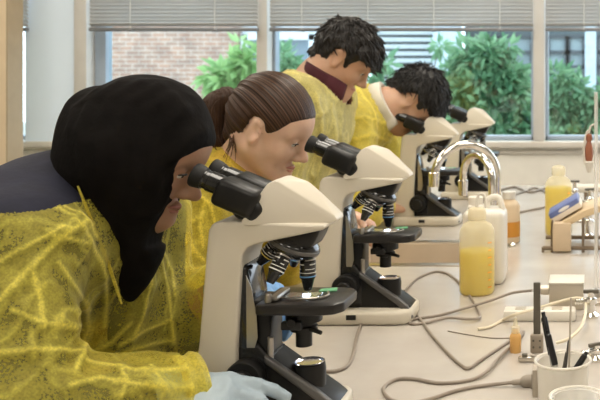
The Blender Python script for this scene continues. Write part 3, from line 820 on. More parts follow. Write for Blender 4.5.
M_pgrip = mat('pen_barrel_clear', (.55, .54, .50), .2, var=0, alpha=.8)
def pen_parts(L): return [('barrel', [(0, 0), (.0012, 0), (.0042, .012), (.0042, L * .55), (0, L * .55)], M_pgrip), ('grip', [(0, L * .52), (.0049, L * .52), (.0053, L * .6), (.0050, L * .93), (.0032, L * .95), (.0032, L), (0, L)], M_penb)]
def at(px, py, Y): return P(px, py, Y)
bz = BZ + .006
p1 = stick('pen', 'taller black pen leaning back in the pen beaker', 'pen', (BKX - .004, BKY - .012, bz), at(543, 312, BKY + .0), pen_parts, 'black pens in the beaker')
MB().box((.0065, 0, .105), (.002, .003, .04), bevel=.0005).build('clip', M_penb, p1)
p2 = stick('pen', 'black pen standing just beside the taller pen in the beaker', 'pen', (BKX + .002, BKY - .02, bz), at(547, 330, BKY - .005), pen_parts, 'black pens in the beaker')
p3 = stick('pen', 'black tipped pen leaning towards the far rim of the beaker, tip down behind the rim', 'pen', (BKX - .012, BKY - .014, bz), at(587, 352, BKY + .0), pen_parts, 'black pens in the beaker')
stick('glass_rod', 'thin clear glass rod standing upright in the pen beaker', 'rod', (BKX + .008, BKY + .008, bz), at(571, 298, BKY + .005), lambda L: [('rod', [(0, 0), (.0016, 0), (.0016, L), (0, L)], mat('clear_rod', (.50, .44, .36), .1, var=0))])
tw = stick('tweezers', 'dark metal tweezers with points up in the pen beaker', 'tweezers', (BKX - .006, BKY + .004, bz), at(566, 352, BKY), lambda L: [('prong', [(0, 0), (.003, 0), (.0025, L * .6), (.001, L), (0, L)], M_dgrey)])
MB().tube([(.0, 0, .01), (.007, 0, .05), (.003, 0, .092)], [.003, .0025, .001], 8).build('prong', M_dgrey, tw)

# upright bar with block foot
b = B(537, 352)
r = empty('upright_bar', b, 0, 'dark flat metal bar standing upright in a block beside the dropper bottle', 'bar')
M_bar = mat('dark_bar', (.13, .115, .09), .45, metal=.4, var=.1)
s = b.y / F
MB().box((0, 0, .067), (7 * s, .006, .124), bevel=.0012).build('bar', M_bar, r)
MB().box((.0, 0, .017), (13 * s, .018, .034), bevel=.003).build('block', mat('block_grey', (.33, .28, .22), .5, metal=.3), r)
m = MB()
for x in (-.006, .006):
    for z in (.012, .024): m.cyl((x, -.009, z), (x, -.0115, z), .002, .002, 10)
m.build('screws', M_bar, r)
b = B(527, 362)
r = empty('bench_clip', b, 0, 'small flat metal clip lying on the bench before the upright bar', 'clip')
MB().box((0, 0, .006), (.031, .012, .008), bevel=.002).build('clip_body', M_steel, r)
MB().box((-.004, 0, .012), (.010, .008, .006), bevel=.001).build('clip_slot', M_bar, r)

# metal socket box with plug, on a ledge
M_mbox = mat('socket_box_metal', (.56, .50, .41), .32, metal=.5, var=.05)
Yb = 1.96
x0, x1 = (549 - CX) * Yb / F, (584 - CX) * Yb / F; z1 = CAMZ - (283 - CY) * Yb / F; z0 = BZ + .016
r = empty('socket_box', ((x0 + x1) / 2, Yb, BZ), 0, 'square grey metal socket box behind the pen beaker', 'socket box')
W = x1 - x0; Hh = z1 - BZ
MB().box((0, .03, (Hh) / 2), (W, .075, Hh), bevel=.004).build('box_body', M_mbox, r)
MB().box((0, .03, Hh + .001), (W * 1.02, .079, .004), bevel=.0015).build('lid', M_white, r)
m = MB(); m.cyl((-W / 2 - .030, .028, Hh - .022), (-W / 2, .028, Hh - .022), .010, .011, 18, .002); m.build('cable_gland', M_mbox, r)
# long pale strip
b = B(503, 322); s = b.y / F
r = empty('power_strip', (b.x, b.y, BZ), 0, 'long flat pale power strip lying in front of the socket box', 'power strip')
MB().box((.075, .022, .011), (.15, .042, .022), bevel=.004).build('strip_body', M_white, r)
m = MB()
for k in range(3): m.box((.035 + k * .038, .022, .0225), (.022, .022, .002), bevel=.0006)
m.build('outlets', M_mbox, r)

# tilted blue and white box on a wire-legged rack
Yr = 2.56
def rp(px, py, dy=0): return P(px, py, Yr + dy)
M_rack = mat('rack_brown_metal', (.20, .15, .10), .5, metal=.4)
o = rp(568, 252); o.z = BZ
r = empty('metal_rack', o, 0, 'low metal rack with thin legs carrying the tilted blue and white box', 'rack')
m = MB()
def rod(a, b2, rr=.004): m.cyl(a - o, b2 - o, rr, rr, 8)
zf = BZ + .012
fl0, fl1 = Vector((rp(543, 0).x, Yr, zf)), Vector((rp(606, 0).x, Yr, zf))
rod(fl0, fl1, .006); rod(fl0 + Vector((0, .16, 0)), fl1 + Vector((0, .16, 0)), .006)
for px, pt in ((552, 222), (583, 214), (597, 214)):
    a = rp(px, pt); f2 = Vector((a.x, a.y, BZ)); rod(f2, a); rod(f2 + Vector((0, .16, 0)), a + Vector((0, .16, 0))); rod(a, a + Vector((0, .16, 0)), .003)
rod(rp(543, 247), Vector((rp(543, 0).x, Yr, BZ)), .004); rod(rp(575, 265), rp(606, 264), .004)
m.build('legs', M_rack, r)
pts = [rp(552, 228), rp(552, 234), rp(584, 218), rp(603, 211), rp(603, 204), rp(582, 211)]
MB().prism([((p - o).x, (p - o).z) for p in pts], -.004, .16, .003).build('tilted_tray', mat('tray_beige', (.62, .48, .30), .5), r)
MB().box(((rp(562, 0) - o).x, .01, .045), (.052, .05, .09 - .01), bevel=.004).build('drawer', mat('rack_drawer', (.60, .47, .32), .5), r)
# the box itself
a, bq, c = rp(553, 226), rp(582, 209), rp(553, 217)
ud = (bq - a); L = ud.length; ang = math.atan2(ud.z, ud.x)
r = empty('tissue_box', a + Vector((0, .03, .002)), 0, 'flat blue and white box tilted on the thin-legged metal rack', 'box')
r.rotation_euler = (0, -ang, 0)
Hb = .030
MB().box((L / 2, .055, Hb * .25), (L, .12, Hb * .5), bevel=.001).build('carton', mat('carton_white', (.72, .64, .54), .6), r)
MB().box((L / 2, .055, Hb * .75), (L, .12, Hb * .5), bevel=.001).build('carton_lid', mat('carton_blue', (.13, .17, .38), .5), r)
MB().ball((L * .5, -.0035, Hb * .72), (L * .22, .003, Hb * .20)).build('opening', mat('carton_patch', (.78, .76, .72), .6), r)

# clear rod stand and what hangs from it
Ys = 2.02
o = Vector(((596 - CX) * Ys / F, Ys, BZ))
r = empty('rod_stand', o, 0, 'tall pale clear rod standing upright on the bench near the gas taps', 'stand')
MB().cyl((0, 0, 0), (0, 0, CAMZ - BZ - (92 - 66) * Ys / F), .0042, .0042, 14, .001).build('rod', plastic('clear_rod_plastic', (.85, .82, .76), .15, tl=.4, alpha=.40), r)
MB().lathe([(0, 0), (.03, 0), (.03, .006), (.012, .012), (.008, .03), (0, .03)]).build('base', M_steel, r)
M_brown = mat('brown_rubber', (.30, .11, .06), .5, var=.2)
hx = P(589, 140, Ys + .002)
r = empty('hanging_bulb', hx, 0, 'brown and white bulb tool hanging by the clear rod near the window', 'bulb')
zc = -.0
MB().lathe([(0, -.052), (.006, -.050), (.009, -.036), (.0085, -.018), (.005, -.004), (.0075, .002), (.0065, .012), (0, .016)], n=18).build('bulb', M_brown, r)
MB().lathe([(0, -.074), (.004, -.073), (.008, -.060), (.010, -.050), (.007, -.047), (0, -.050)], n=18).build('tip', M_white, r)
MB().tube([(0, 0, .012), (.003, 0, .03), (.0135, 0, .036)], .002, 8).build('hook', M_white, r)
MB().tube([(-.009, 0, -.055), (-.0115, 0, -.02), (-.006, 0, .012), (0, 0, .022)], .003, 8).build('tube', M_white, r)

# gas and water taps along the middle of the bench
def gas_tap(px, py, Yt, label, sc=1.0, rz=0):
    o = Vector(((px - CX) * Yt / F, Yt, BZ))
    r = empty('gas_tap', o, R(rz), label, 'tap', 'small metal gas taps along the middle of the bench')
    H = (BZ - (CAMZ - (py - CY) * Yt / F)) * -1
    MB().lathe([(0, 0), (.016 * sc, 0), (.016 * sc, .005), (.008 * sc, .012), (.007 * sc, H * .5), (.011 * sc, H * .55), (.011 * sc, H * .75), (.006 * sc, H * .8), (.006 * sc, H), (0, H)], n=20).build('pillar', M_chrome, r)
    m = MB(); m.cyl((0, 0, H * .65), (-.03 * sc, -.008, H * .65), .006 * sc, .004 * sc, 12); 
    for k in range(3): m.lathe([(.004 * sc, 0), (.0062 * sc, .002), (.004 * sc, .004)], (-.018 * sc - .005 * k, -.006, H * .65), (-1, -.2, 0), 12)
    m.build('nozzle', M_chrome, r)
    m = MB(); m.box((0, 0, H * 1.02), (.030 * sc, .008 * sc, .007 * sc), bevel=.002); m.build('lever', M_bar, r)
    return r
gas_tap(591, 292, 1.90, 'chrome gas tap immediately beyond the pen beaker, by the socket box', 1.1)
gas_tap(596, 345, 1.62, 'metal gas tap beside the pen beaker at the picture edge', 1.0, 30)
gas_tap(575, 182, 3.25, 'small gas tap beyond the yellow bottle and tilted box', 1.1)
gas_tap(590, 190, 3.05, 'small gas tap under the hanging brown and white bulb', 1.2, 20)
gas_tap(588, 214, 2.80, 'small gas tap close behind the thin-legged metal rack', 1.1, -20)
m = MB(); o = P(578, 0, 3.35); o.z = BZ
r = empty('service_rail', o, 0, 'low metal service rail across the far end of the bench', 'rail')
MB().cyl((-.08, 0, .075), (.16, 0, .075), .016, .016, 14, .003).build('rail_pipe', M_white, r)
for x in (-.07, .03, .13): MB().cyl((x, 0, 0), (x, 0, .07), .008, .008, 12).build('post', M_rack, r)

# cables lying on the bench (drawn where they lie on the worktop)
def cable(name, label, pxs, rad, mt, cat='cable', z=None, extra=None):
    pts = []
    for q in pxs:
        zz = BZ + rad + (q[2] if len(q) > 2 else 0)
        pts.append(B(q[0], q[1], zz))
    o = pts[0].copy(); o.z = BZ
    r = empty(name, o, 0, label, cat)
    MB().tube([p - o for p in pts], rad, 10, smooth=8).build('cable_sheath', mt, r)
    return r, [p - o for p in pts]
M_cable = mat('grey_cable', (.28, .235, .19), .5, var=.05)
cable('microscope_cable', 'grey cable looping from the ponytailed girl\'s microscope to the metal socket box',
      [(404, 291, .015), (411, 284), (420, 277), (436, 271.5), (450, 275), (463, 287), (473, 301), (480, 316, .001), (470, 319, .004), (447, 318, .003), (425, 323), (412, 324), (409, 321), (415, 319), (440, 315), (466, 308, .005), (492, 300, .008), (512, 293, .016), (532, 290.5, .028)], .0030, M_cable)
r, pp = cable('microscope_cable', 'grey cable from the front microscope winding to the plug by the pen beaker',
      [(318, 371), (335, 371), (347, 366), (353, 355), (356, 340), (361, 325), (371, 312), (384, 306), (400, 303.5), (411, 308), (421, 320), (432, 335), (447, 352), (461, 365), (469, 368), (478, 362), (496, 350), (514, 338), (523, 331.5), (518, 339, .003), (500, 357, .003), (486, 372, .003), (470, 380), (440, 383), (415, 379), (398, 379), (386, 385), (384, 392), (392, 400), (408, 403), (430, 399), (455, 391), (480, 386), (512, 382.5, .004)], .0031, M_cable)
pb = pp[-1]
M_plug = mat('plug_grey', (.30, .26, .21), .45, var=.06)
m = MB(); q = pb + Vector((0, 0, 0))
m.lathe([(0, 0), (.0045, 0), (.0055, .014), (.0090, .018), (.0110, .024), (.0110, .040), (0, .040)], q, (1, .05, .06), 18)
m.build('plug', M_plug, r)
b = B(536, 393)
r = empty('socket_post', b, 0, 'narrow grey socket plate standing between the cable plug and the pen beaker', 'socket')
MB().box((0, 0, .022), (.009, .04, .044), bevel=.002).build('plate', mat('socket_plate', (.42, .37, .30), .5), r)
MB().box((-.0055, 0, .022), (.003, .022, .024), bevel=.001).build('insert', M_plug, r)
M_hose = mat('white_hose', (.72, .64, .48), .45, var=.05)
cable('rubber_hose', 'pale rubber hose curving from the dropper bottle past the pen beaker',
      [(478, 329), (490, 327), (503, 320, .002), (517, 314, .05 - .02), (545, 306, .02), (570, 299, .03), (583, 299, .03), (586, 308, .025), (582, 325, .02), (570, 338, .01), (556, 343, .004)], .0031, M_hose, 'hose')
cable('thin_wire', 'thin brown wire curving along the bench behind the dropper bottle', [(448, 331), (470, 335), (492, 338), (512, 338)], .0012, M_cable, 'wire')
cable('microscope_cable', 'grey cable lying across the far end of the bench behind the yellow bottle', [(506, 216), (525, 211), (545, 207), (575, 200)], .004, M_cable)
cable('microscope_cable', 'dark tangled cable at the far window end of the bench', [(500, 190), (515, 187), (530, 192), (548, 188), (565, 193), (580, 188)], .005, M_cable)
cable('microscope_cable', 'thinner grey cable curling behind the dark tangled one on the bench', [(502, 197), (520, 193), (536, 188), (552, 195), (566, 191)], .004, M_cable)
cable('white_cable', 'thin white cable looping on the bench behind the front microscope column', [(215, 338), (200, 341), (189, 347), (183, 356), (179, 366), (181, 376)], .0035, M_white)
# ================================================================== people
def skin_mat(name, col):
    return mat(name, col, .48, var=.07, vscale=22, sss=.12, bump=.06, bscale=160)
def gown_mat(name, col, base):
    """thin unwoven fabric: lets some of what is under it show, thicker where it is gathered into folds"""
    m, nt, b, out = nodes_of(name); L = nt.links
    tc = nt.nodes.new('ShaderNodeTexCoord')
    n = nt.nodes.new('ShaderNodeTexNoise'); n.inputs['Scale'].default_value = 26; n.inputs['Detail'].default_value = 6; L.new(tc.outputs['Object'], n.inputs['Vector'])
    n2 = nt.nodes.new('ShaderNodeTexNoise'); n2.inputs['Scale'].default_value = 140; n2.inputs['Detail'].default_value = 2; L.new(tc.outputs['Object'], n2.inputs['Vector'])
    at = nt.nodes.new('ShaderNodeAttribute'); at.attribute_name = 'fold'
    def math_(op, a, c, clamp=False):
        q = nt.nodes.new('ShaderNodeMath'); q.operation = op; q.use_clamp = clamp
        for i, x in enumerate((a, c)):
            if isinstance(x, (int, float)): q.inputs[i].default_value = x
            else: L.new(x, q.inputs[i])
        return q.outputs[0]
    # crumple lines: edges of stretched, wavering cells
    nd = nt.nodes.new('ShaderNodeTexNoise'); nd.inputs['Scale'].default_value = 9; nd.inputs['Detail'].default_value = 3; L.new(tc.outputs['Object'], nd.inputs['Vector'])
    va = nt.nodes.new('ShaderNodeVectorMath'); va.operation = 'MULTIPLY_ADD'; va.inputs[1].default_value = (.10, .10, .10); L.new(nd.outputs['Color'], va.inputs[0]); L.new(tc.outputs['Object'], va.inputs[2])
    mp = nt.nodes.new('ShaderNodeMapping'); mp.inputs['Rotation'].default_value = (.3, .7, .2); mp.inputs['Scale'].default_value = (1, 1, .55); L.new(va.outputs[0], mp.inputs['Vector'])
    vo = nt.nodes.new('ShaderNodeTexVoronoi'); vo.feature = 'DISTANCE_TO_EDGE'; vo.inputs['Scale'].default_value = 12; L.new(mp.outputs[0], vo.inputs['Vector'])
    mr = nt.nodes.new('ShaderNodeMapRange'); mr.interpolation_type = 'SMOOTHSTEP'; mr.inputs['From Min'].default_value = .0; mr.inputs['From Max'].default_value = .075; mr.inputs['To Min'].default_value = 1; mr.inputs['To Max'].default_value = 0
    L.new(vo.outputs['Distance'], mr.inputs['Value'])
    line = math_('MULTIPLY', mr.outputs[0], math_('MULTIPLY', n.outputs['Fac'], 1.0))
    v = math_('MULTIPLY_ADD', n.outputs['Fac'], .5); v.node.inputs[2].default_value = base - .25
    v = math_('ADD', v, math_('MULTIPLY', at.outputs['Fac'], .60))
    v = math_('ADD', v, math_('MULTIPLY', line, .30))
    v = math_('ADD', v, math_('MULTIPLY', math_('SUBTRACT', n2.outputs['Fac'], .5), .05))
    v = math_('MINIMUM', math_('MAXIMUM', v, .12), .97)
    # matted fibres
    nf = nt.nodes.new('ShaderNodeTexNoise'); nf.inputs['Scale'].default_value = 330; nf.inputs['Detail'].default_value = 3; L.new(tc.outputs['Object'], nf.inputs['Vector'])
    rf = nt.nodes.new('ShaderNodeValToRGB'); rf.color_ramp.elements[0].position = .36; rf.color_ramp.elements[1].position = .64
    rf.color_ramp.elements[0].color = [c * .62 for c in col] + [1]; rf.color_ramp.elements[1].color = [min(1, c * 1.12) for c in col] + [1]
    L.new(nf.outputs['Fac'], rf.inputs['Fac']); L.new(rf.outputs[0], b.inputs['Base Color']); b.inputs['Roughness'].default_value = .55
    b.inputs['Sheen Weight'].default_value = .25
    tl = nt.nodes.new('ShaderNodeBsdfTranslucent'); tl.inputs['Color'].default_value = list(col) + [1]
    mx = nt.nodes.new('ShaderNodeMixShader'); mx.inputs['Fac'].default_value = .30
    L.new(b.outputs[0], mx.inputs[1]); L.new(tl.outputs[0], mx.inputs[2])
    tr = nt.nodes.new('ShaderNodeBsdfTransparent'); tr.inputs['Color'].default_value = (1, .93, .55, 1)
    m2 = nt.nodes.new('ShaderNodeMixShader'); L.new(v, m2.inputs['Fac']); L.new(tr.outputs[0], m2.inputs[1]); L.new(mx.outputs[0], m2.inputs[2])
    L.new(m2.outputs[0], out.inputs['Surface'])
    n3 = nt.nodes.new('ShaderNodeTexNoise'); n3.inputs['Scale'].default_value = 45; n3.inputs['Detail'].default_value = 5; n3.inputs['Distortion'].default_value = .8; L.new(tc.outputs['Object'], n3.inputs['Vector'])
    bp = nt.nodes.new('ShaderNodeBump'); bp.inputs['Strength'].default_value = .3; bp.inputs['Distance'].default_value = .005
    hh = math_('ADD', math_('MULTIPLY', line, .8), n3.outputs['Fac'])
    L.new(hh, bp.inputs['Height']); L.new(bp.outputs[0], b.inputs['Normal']); L.new(bp.outputs[0], tl.inputs['Normal'])
    return m
GOWN_Y = (.88, .76, .10)
M_gown_dark = gown_mat('gown_over_dark', GOWN_Y, .36)
M_gown = gown_mat('gown_yellow', (.86, .73, .10), .66)
M_gown_pale = gown_mat('gown_pale_yellow', (.86, .77, .24), .74)
M_navy = mat('navy_jersey', (.015, .016, .030), .8, var=.25, vscale=30, bump=.2, bscale=90, spec=.3)
M_hijab = mat('black_headscarf', (.0060, .0050, .0045), .8, var=.25, vscale=25, bump=.25, bscale=120, spec=.08)
M_glove = mat('blue_grey_glove', (.36, .44, .50), .45, var=.06, vscale=40, bump=.25, bscale=70)
M_gloveb = mat('blue_glove', (.16, .34, .62), .45, var=.06, vscale=40, bump=.2, bscale=70)
M_trou = mat('dark_trousers', (.03, .032, .04), .85, var=.15)
M_shoe = mat('dark_shoes', (.03, .028, .026), .5)
M_eye = mat('eye_white', (.70, .66, .62), .2, var=0)
M_iris = mat('eye_iris', (.03, .018, .010), .1, var=0)
M_bhair = mat('black_hair', (.0060, .0048, .0045), .5, var=.4, vscale=60, stretch=(1, 1, 3), bump=.4, bscale=120)
M_dhair = mat('dark_brown_hair', (.0085, .0060, .0048), .5, var=.4, vscale=60, stretch=(1, 1, 3), bump=.4, bscale=120)

def V3(*a): return Vector(a[0]) if len(a) == 1 else Vector(a)
class Head:
    def __init__(self, C, pitch, yaw=0, roll=0, s=1.0):
        self.C = Vector(C); self.s = s
        self.M = (Euler((0, 0, R(yaw))).to_matrix() @ Euler((0, R(pitch), 0)).to_matrix() @ Euler((R(roll), 0, 0)).to_matrix())
    def p(self, x, y, z): return self.C + self.M @ (Vector((x, y, z)) * self.s)
    def local(self, v): return (np.asarray(v) - np.array(self.C)) @ np.array(self.M) / self.s
def head_sdf(S, H, ears=True, fem=0.0):
    s = H.s; M = H.M
    def e(c, r, k=.02, mode='u', rot=None): S.ell(H.p(*c), tuple(x * s for x in r), M if rot is None else M @ rot, k, mode)
    def c(a, b, ra, rb, k=.015): S.cap(H.p(*a), H.p(*b), ra * s, rb * s, k)
    e((-.012, 0, .032), (.097, .074, .083))
    e((.030, 0, .020), (.058, .062, .060), .03)
    e((.030, 0, -.040), (.054, .054, .068), .03)
    for q in (-1, 1):
        c((-.002, q * .050, -.058), (.066, q * .014, -.100), .017, .016, .03)        # jaw
        e((.052, q * .037, -.036), (.026, .022, .024), .02)                           # cheek
        c((.074, q * .012, .016), (.066, q * .044, .012), .0115, .010, .014)          # brow
        e((.084, q * .031, -.004), (.016, .0165, .012), .012, 's')                    # eye socket
        e((.0735, q * .031, -.004), (.0135, .0140, .0130), .005)                      # lids
        e((.0865, q * .031, -.0080), (.010, .0120, .0030), .002, 's')                 # opening between the lids
        e((.093, q * .0105, -.043), (.0095, .0080, .0075), .008)                      # nostril wing
        if ears:
            er = Euler((R(q * -8), R(-12), R(q * 22))).to_matrix()
            e((-.006, q * .074, -.010), (.0195, .0070, .0310), .006, 'u', er)
            e((.000, q * .081, -.008), (.0105, .0055, .0190), .004, 's', er)
            e((-.002, q * .0755, -.036), (.0080, .0050, .0080), .006)
    c((.082, 0, .004), (.1105, 0, -.036), .0075, .0100, .012)                         # nose
    c((.083, 0, -.096), (.072, 0, -.110), .0150, .0160, .02)                           # chin
    for q in (-1, 1):
        c((.0915, 0, -.0665), (.0800, q * .021, -.0705), .0058, .0035, .006)           # upper lip
        c((.0900, 0, -.0765), (.0790, q * .019, -.0735), .0062, .0040, .006)           # lower lip
    S.cap(H.p(.094, -.02, -.0718), H.p(.094, .02, -.0718), .0016 * s, .0016 * s, .003, 's')
def hand_sdf(S, wr, d, nrm, side, curl=25, fat=1.0, thumb=35, k=.005):
    """wrist, pointing direction, palm-ward normal, side (+1 thumb along n x d)"""
    d = Vector(d).normalized(); n = Vector(nrm); n = (n - d * n.dot(d)).normalized(); t = n.cross(d) * side
    w = Vector(wr); g = fat
    offs = (.029, .010, -.009, -.027); mcp = (.082, .086, .082, .074)
    lens = ((.040, .025, .021), (.044, .028, .022), (.040, .026, .022), (.031, .020, .019))
    for i in range(4):
        b = w + d * mcp[i] + t * offs[i]
        S.cap(w + t * offs[i] * .55 + d * .008, b, .0155 * g, .0115 * g, .012)
        dd = d.copy() + t * offs[i] * 2.2; dd.normalize(); p = b; cu = curl[i] if isinstance(curl, (list, tuple)) else curl
        for j, L in enumerate(lens[i]):
            a = R(cu * (.8, 1.15, .8)[j]); q = Matrix.Rotation(a, 3, dd.cross(n)); dd = (q @ dd).normalized()
            r0 = (.0096, .0088, .0080)[j] * g * (.92 if i == 3 else 1); p2 = p + dd * L
            S.cap(p, p2, r0, r0 * .92, .003 if j else .006); p = p2
            n2 = q @ n; n = n2
        n = Vector(nrm); n = (n - d * n.dot(d)).normalized()
    b0 = w + d * .020 + t * .020 + n * .006
    b1 = w + d * .052 + t * (.030 + .020 * math.cos(R(thumb))) + n * (.010 + .022 * math.sin(R(thumb)))
    b2 = b1 + (d * .85 + t * .25 + n * .35).normalized() * .033; b3 = b2 + (d * .95 - t * .1 + n * .35).normalized() * .026
    S.cap(b0, b1, .016 * g, .0125 * g, .012); S.cap(b1, b2, .0112 * g, .0100 * g, .004); S.cap(b2, b3, .0100 * g, .0085 * g, .003)

def torso_ops(S, J, off=0.0, k=.05, wide=1.0):
    ch, pe = Vector(J['chest']), Vector(J['pelvis']); a, b = Vector(J['sh'][0]), Vector(J['sh'][1])
    dy = Vector((0, .062 * wide, 0))
    for q in (-1, 1):
        S.cap(ch + dy * q, pe + dy * q, J.get('rch', .098) + off, J.get('rpe', .10) + off, k)
    S.cap(a + (ch - a) * .12, b + (ch - b) * .12, .056 + off, .056 + off, k)
    S.cap(Vector(J['neck']) + (ch - Vector(J['neck'])) * .35, ch, .07 + off, .10 + off, k)
def arm_ops(S, J, i, off=0.0, upto=1.0, k=.02):
    s, e, w = (Vector(J[q][i]) for q in ('sh', 'el', 'wr'))
    S.cap(s, e, .050 + off, .041 + off, .03)
    if upto > 0: S.cap(e, e + (w - e) * upto, .041 + off, .041 + (.028 - .041) * upto + off, k)
def leg_ops(S, J, off=0.0, k=.03):
    pe = Vector(J['pelvis']); ank = []
    for q in (-1, 1):
        h = pe + Vector((0, q * .085, -.04)); a = Vector((J['foot'], pe.y + q * .10, .085)); kn = (h + a) / 2 + Vector((.02, 0, .02))
        S.cap(h, kn, .088 + off, .060 + off, k); S.cap(kn, a, .060 + off, .038 + off, k)
def person(name, J, H, skin, label, vox=.0042, hands=(None, None), feet=True):
    pe = Vector(J['pelvis']); root = empty('person', (J['foot'], pe.y, 0), 0, label, 'person')
    S = SDF(); head_sdf(S, H)
    S.cap(H.p(-.030, 0, -.045), J['neck'], .054 * H.s, .058 * H.s, .03)
    S.cap(J['neck'], Vector(J['neck']) + (Vector(J['chest']) - Vector(J['neck'])) * .5, .056, .07, .04)
    torso_ops(S, J)
    for i in (0, 1):
        arm_ops(S, J, i)
        if hands[i]: hand_sdf(S, J['wr'][i], *hands[i])
    leg_ops(S, J)
    for q in (-1, 1):
        a = Vector((J['foot'], pe.y + q * .10, .085)); S.cap(a, a + Vector((0, 0, -.045)), .036, .036, .02); S.cap(a + Vector((-.03, 0, -.05)), a + Vector((.14, q * .01, -.058)), .030, .022, .03)
    v, f = S.mesh(vox, 1)
    cloth_mesh('body', v, f, skin, root)
    rb = Vector(root.location)
    for q in (-1, 1):
        ey = MB().ball(H.p(.0735, q * .031, -.004), .0122 * H.s, None, 16, 12).build('eye', M_eye, root, world=True)
        MB().ball(H.p(.0825, q * .031, -.0065), (.0042 * H.s,) * 3, None, 12, 8).build('iris', M_iris, ey)
        sh = MB().lathe([(0, -.0), (.03, 0), (.0, .001)])
        sh.bm.clear()
        a = Vector((J['foot'], pe.y + q * .10, .0))
        Ss = SDF(); Ss.cap(a + Vector((-.035, 0, .046)), a + Vector((.05, 0, .05)), .044, .042, .03); Ss.cap(a + Vector((.05, 0, .045)), a + Vector((.145, q * .012, .036)), .040, .033, .03); Ss.cap(a + Vector((-.01, 0, .06)), a + Vector((-.01, 0, .11)), .048, .050, .02)
        Ss.fn(lambda p: p[:, 2] - .002, .003)
        v, f = Ss.mesh(.007, 1); cloth_mesh('shoe', v, f, M_shoe, root)
    St = SDF(); leg_ops(St, J, .014); pe0 = Vector(J['pelvis']); St.cap(pe0 + Vector((0, -.07, 0)), pe0 + Vector((0, .07, 0)), .118, .118, .05)
    St.fn(lambda p: p[:, 2] - .10, .004)
    v, f = St.mesh(.010, 1); cloth_mesh('trousers', v, f, M_trou, root)
    return root
def lips(root, H, col):
    m = MB(); s = H.s
    for q in (-1, 1):
        m.tube([H.p(.0945, 0, -.0670), H.p(.0905, q * .010, -.0672), H.p(.0835, q * .0205, -.0708)], [.0040 * s, .0038 * s, .0010 * s], 8)
        m.tube([H.p(.0935, 0, -.0765), H.p(.0895, q * .010, -.0762), H.p(.0830, q * .0195, -.0722)], [.0046 * s, .0042 * s, .0010 * s], 8)
    m.build('lips', mat('lips_' + '%d' % int(col[0] * 1000), col, .4), root, world=True)
def brows(root, H, m_):
    for q in (-1, 1):
        m = MB(); m.tube([H.p(.0865, q * .013, .0135), H.p(.0850, q * .026, .0180), H.p(.0760, q * .044, .0150)], [.0030 * H.s, .0034 * H.s, .0012 * H.s], 6)
        m.build('eyebrow', m_, root, world=True)
def lashes(root, H, m_):
    for q in (-1, 1):
        m = MB(); m.tube([H.p(.0835, q * .019, -.0040), H.p(.0885, q * .030, -.0022), H.p(.0815, q * .044, -.0050)], [.0008 * H.s, .0017 * H.s, .0008 * H.s], 6)
        m.build('eyelashes', m_, root, world=True)
def poly2(pts, H=None, ax=(0, 2)):
    """signed distance to an outline, in the head's own side view (or the room's when no head is given)"""
    P_ = np.array(pts, float)
    def fn(p):
        q = H.local(p)[:, ax] if H else np.asarray(p, float)[:, ax]
        d = np.full(len(q), 9e9); ins = np.zeros(len(q), bool); n = len(P_)
        for i in range(n):
            a, b = P_[i], P_[(i + 1) % n]; e = b - a; w = q - a
            h = np.clip((w @ e) / (e @ e), 0, 1); d = np.minimum(d, ((w - h[:, None] * e) ** 2).sum(1))
            c = ((a[1] > q[:, 1]) != (b[1] > q[:, 1])); t = np.where(c, (q[:, 1] - a[1]) / (b[1] - a[1] + 1e-12), 0)
            ins ^= c & (q[:, 0] < a[0] + t * (b[0] - a[0]))
        d = np.sqrt(d); return np.where(ins, -d, d).astype(np.float32) * (H.s if H else 1)
    return fn
def shirt(root, J, m_, off=.012, arms=(.9, .9), name='shirt', vox=.006, neck=.075, extra=()):
    S = SDF(); torso_ops(S, J, off)
    for q in extra: S.cap(q[0], q[1], q[2], q[3], .03)
    for i in (0, 1): arm_ops(S, J, i, off, arms[i])
    v, f = S.mesh(vox, 2)
    nk = np.array(J['neck']) + np.array([.0, 0, .03]); v, f, _ = drop(v, f, np.linalg.norm(v - nk, axis=1) < neck)
    return cloth_mesh(name, v, f, m_, root)

# ------------------------------------------------------------------ the student in the black headscarf
HB_ = Head(P(150, 147, 1.36), 29, 0, 0, .87)
J1 = dict(neck=(-.765, 1.36, 1.245), chest=(-.825, 1.36, 1.185), pelvis=(-1.09, 1.36, .90), foot=-1.12, rch=.105, rpe=.105,
          sh=((-.765, 1.205, 1.205), (-.755, 1.515, 1.20)), el=((-.715, 1.10, .985), (-.735, 1.50, .98)),
          wr=((-.584, 1.220, 1.004), (-.600, 1.49, 1.080)))
W1 = person('student', J1, HB_, skin_mat('skin_brown', (.36, .20, .125)), 'person in black headscarf and yellow gown looking into the front microscope',
            .0036, hands=(((.98, .16, -.10), (-.05, .45, -.87), -1, (14, 26, 38, 46)), ((1, -.25, .05), (0, -.3, -1), 1, 40)))
lips(W1, HB_, (.30, .12, .09)); brows(W1, HB_, M_bhair); lashes(W1, HB_, M_bhair)
shirt(W1, J1, M_navy, .016, (.75, .45), 'navy_jumper', neck=.03, extra=[((-.825, 1.36, 1.235), (-.79, 1.36, 1.25), .075, .068)])
for i, (hd, m_, nm) in enumerate(((((.98, .16, -.10), (-.05, .45, -.87), -1, (14, 26, 38, 46)), M_glove, 'glove'), (((1, -.25, .05), (0, -.3, -1), 1, 40), M_gloveb, 'glove'))):
    S = SDF(); w = Vector(J1['wr'][i]); e = Vector(J1['el'][i])
    hand_sdf(S, w, *hd, fat=1.12); S.cap(w + (e - w).normalized() * (.05, .012)[i], w, .032, .031, .015)
    v, f = S.mesh(.0028, 1); v, fo = creases(v, f, [], .0008, 60, 3)
    cloth_mesh(nm, v, f, m_, W1)
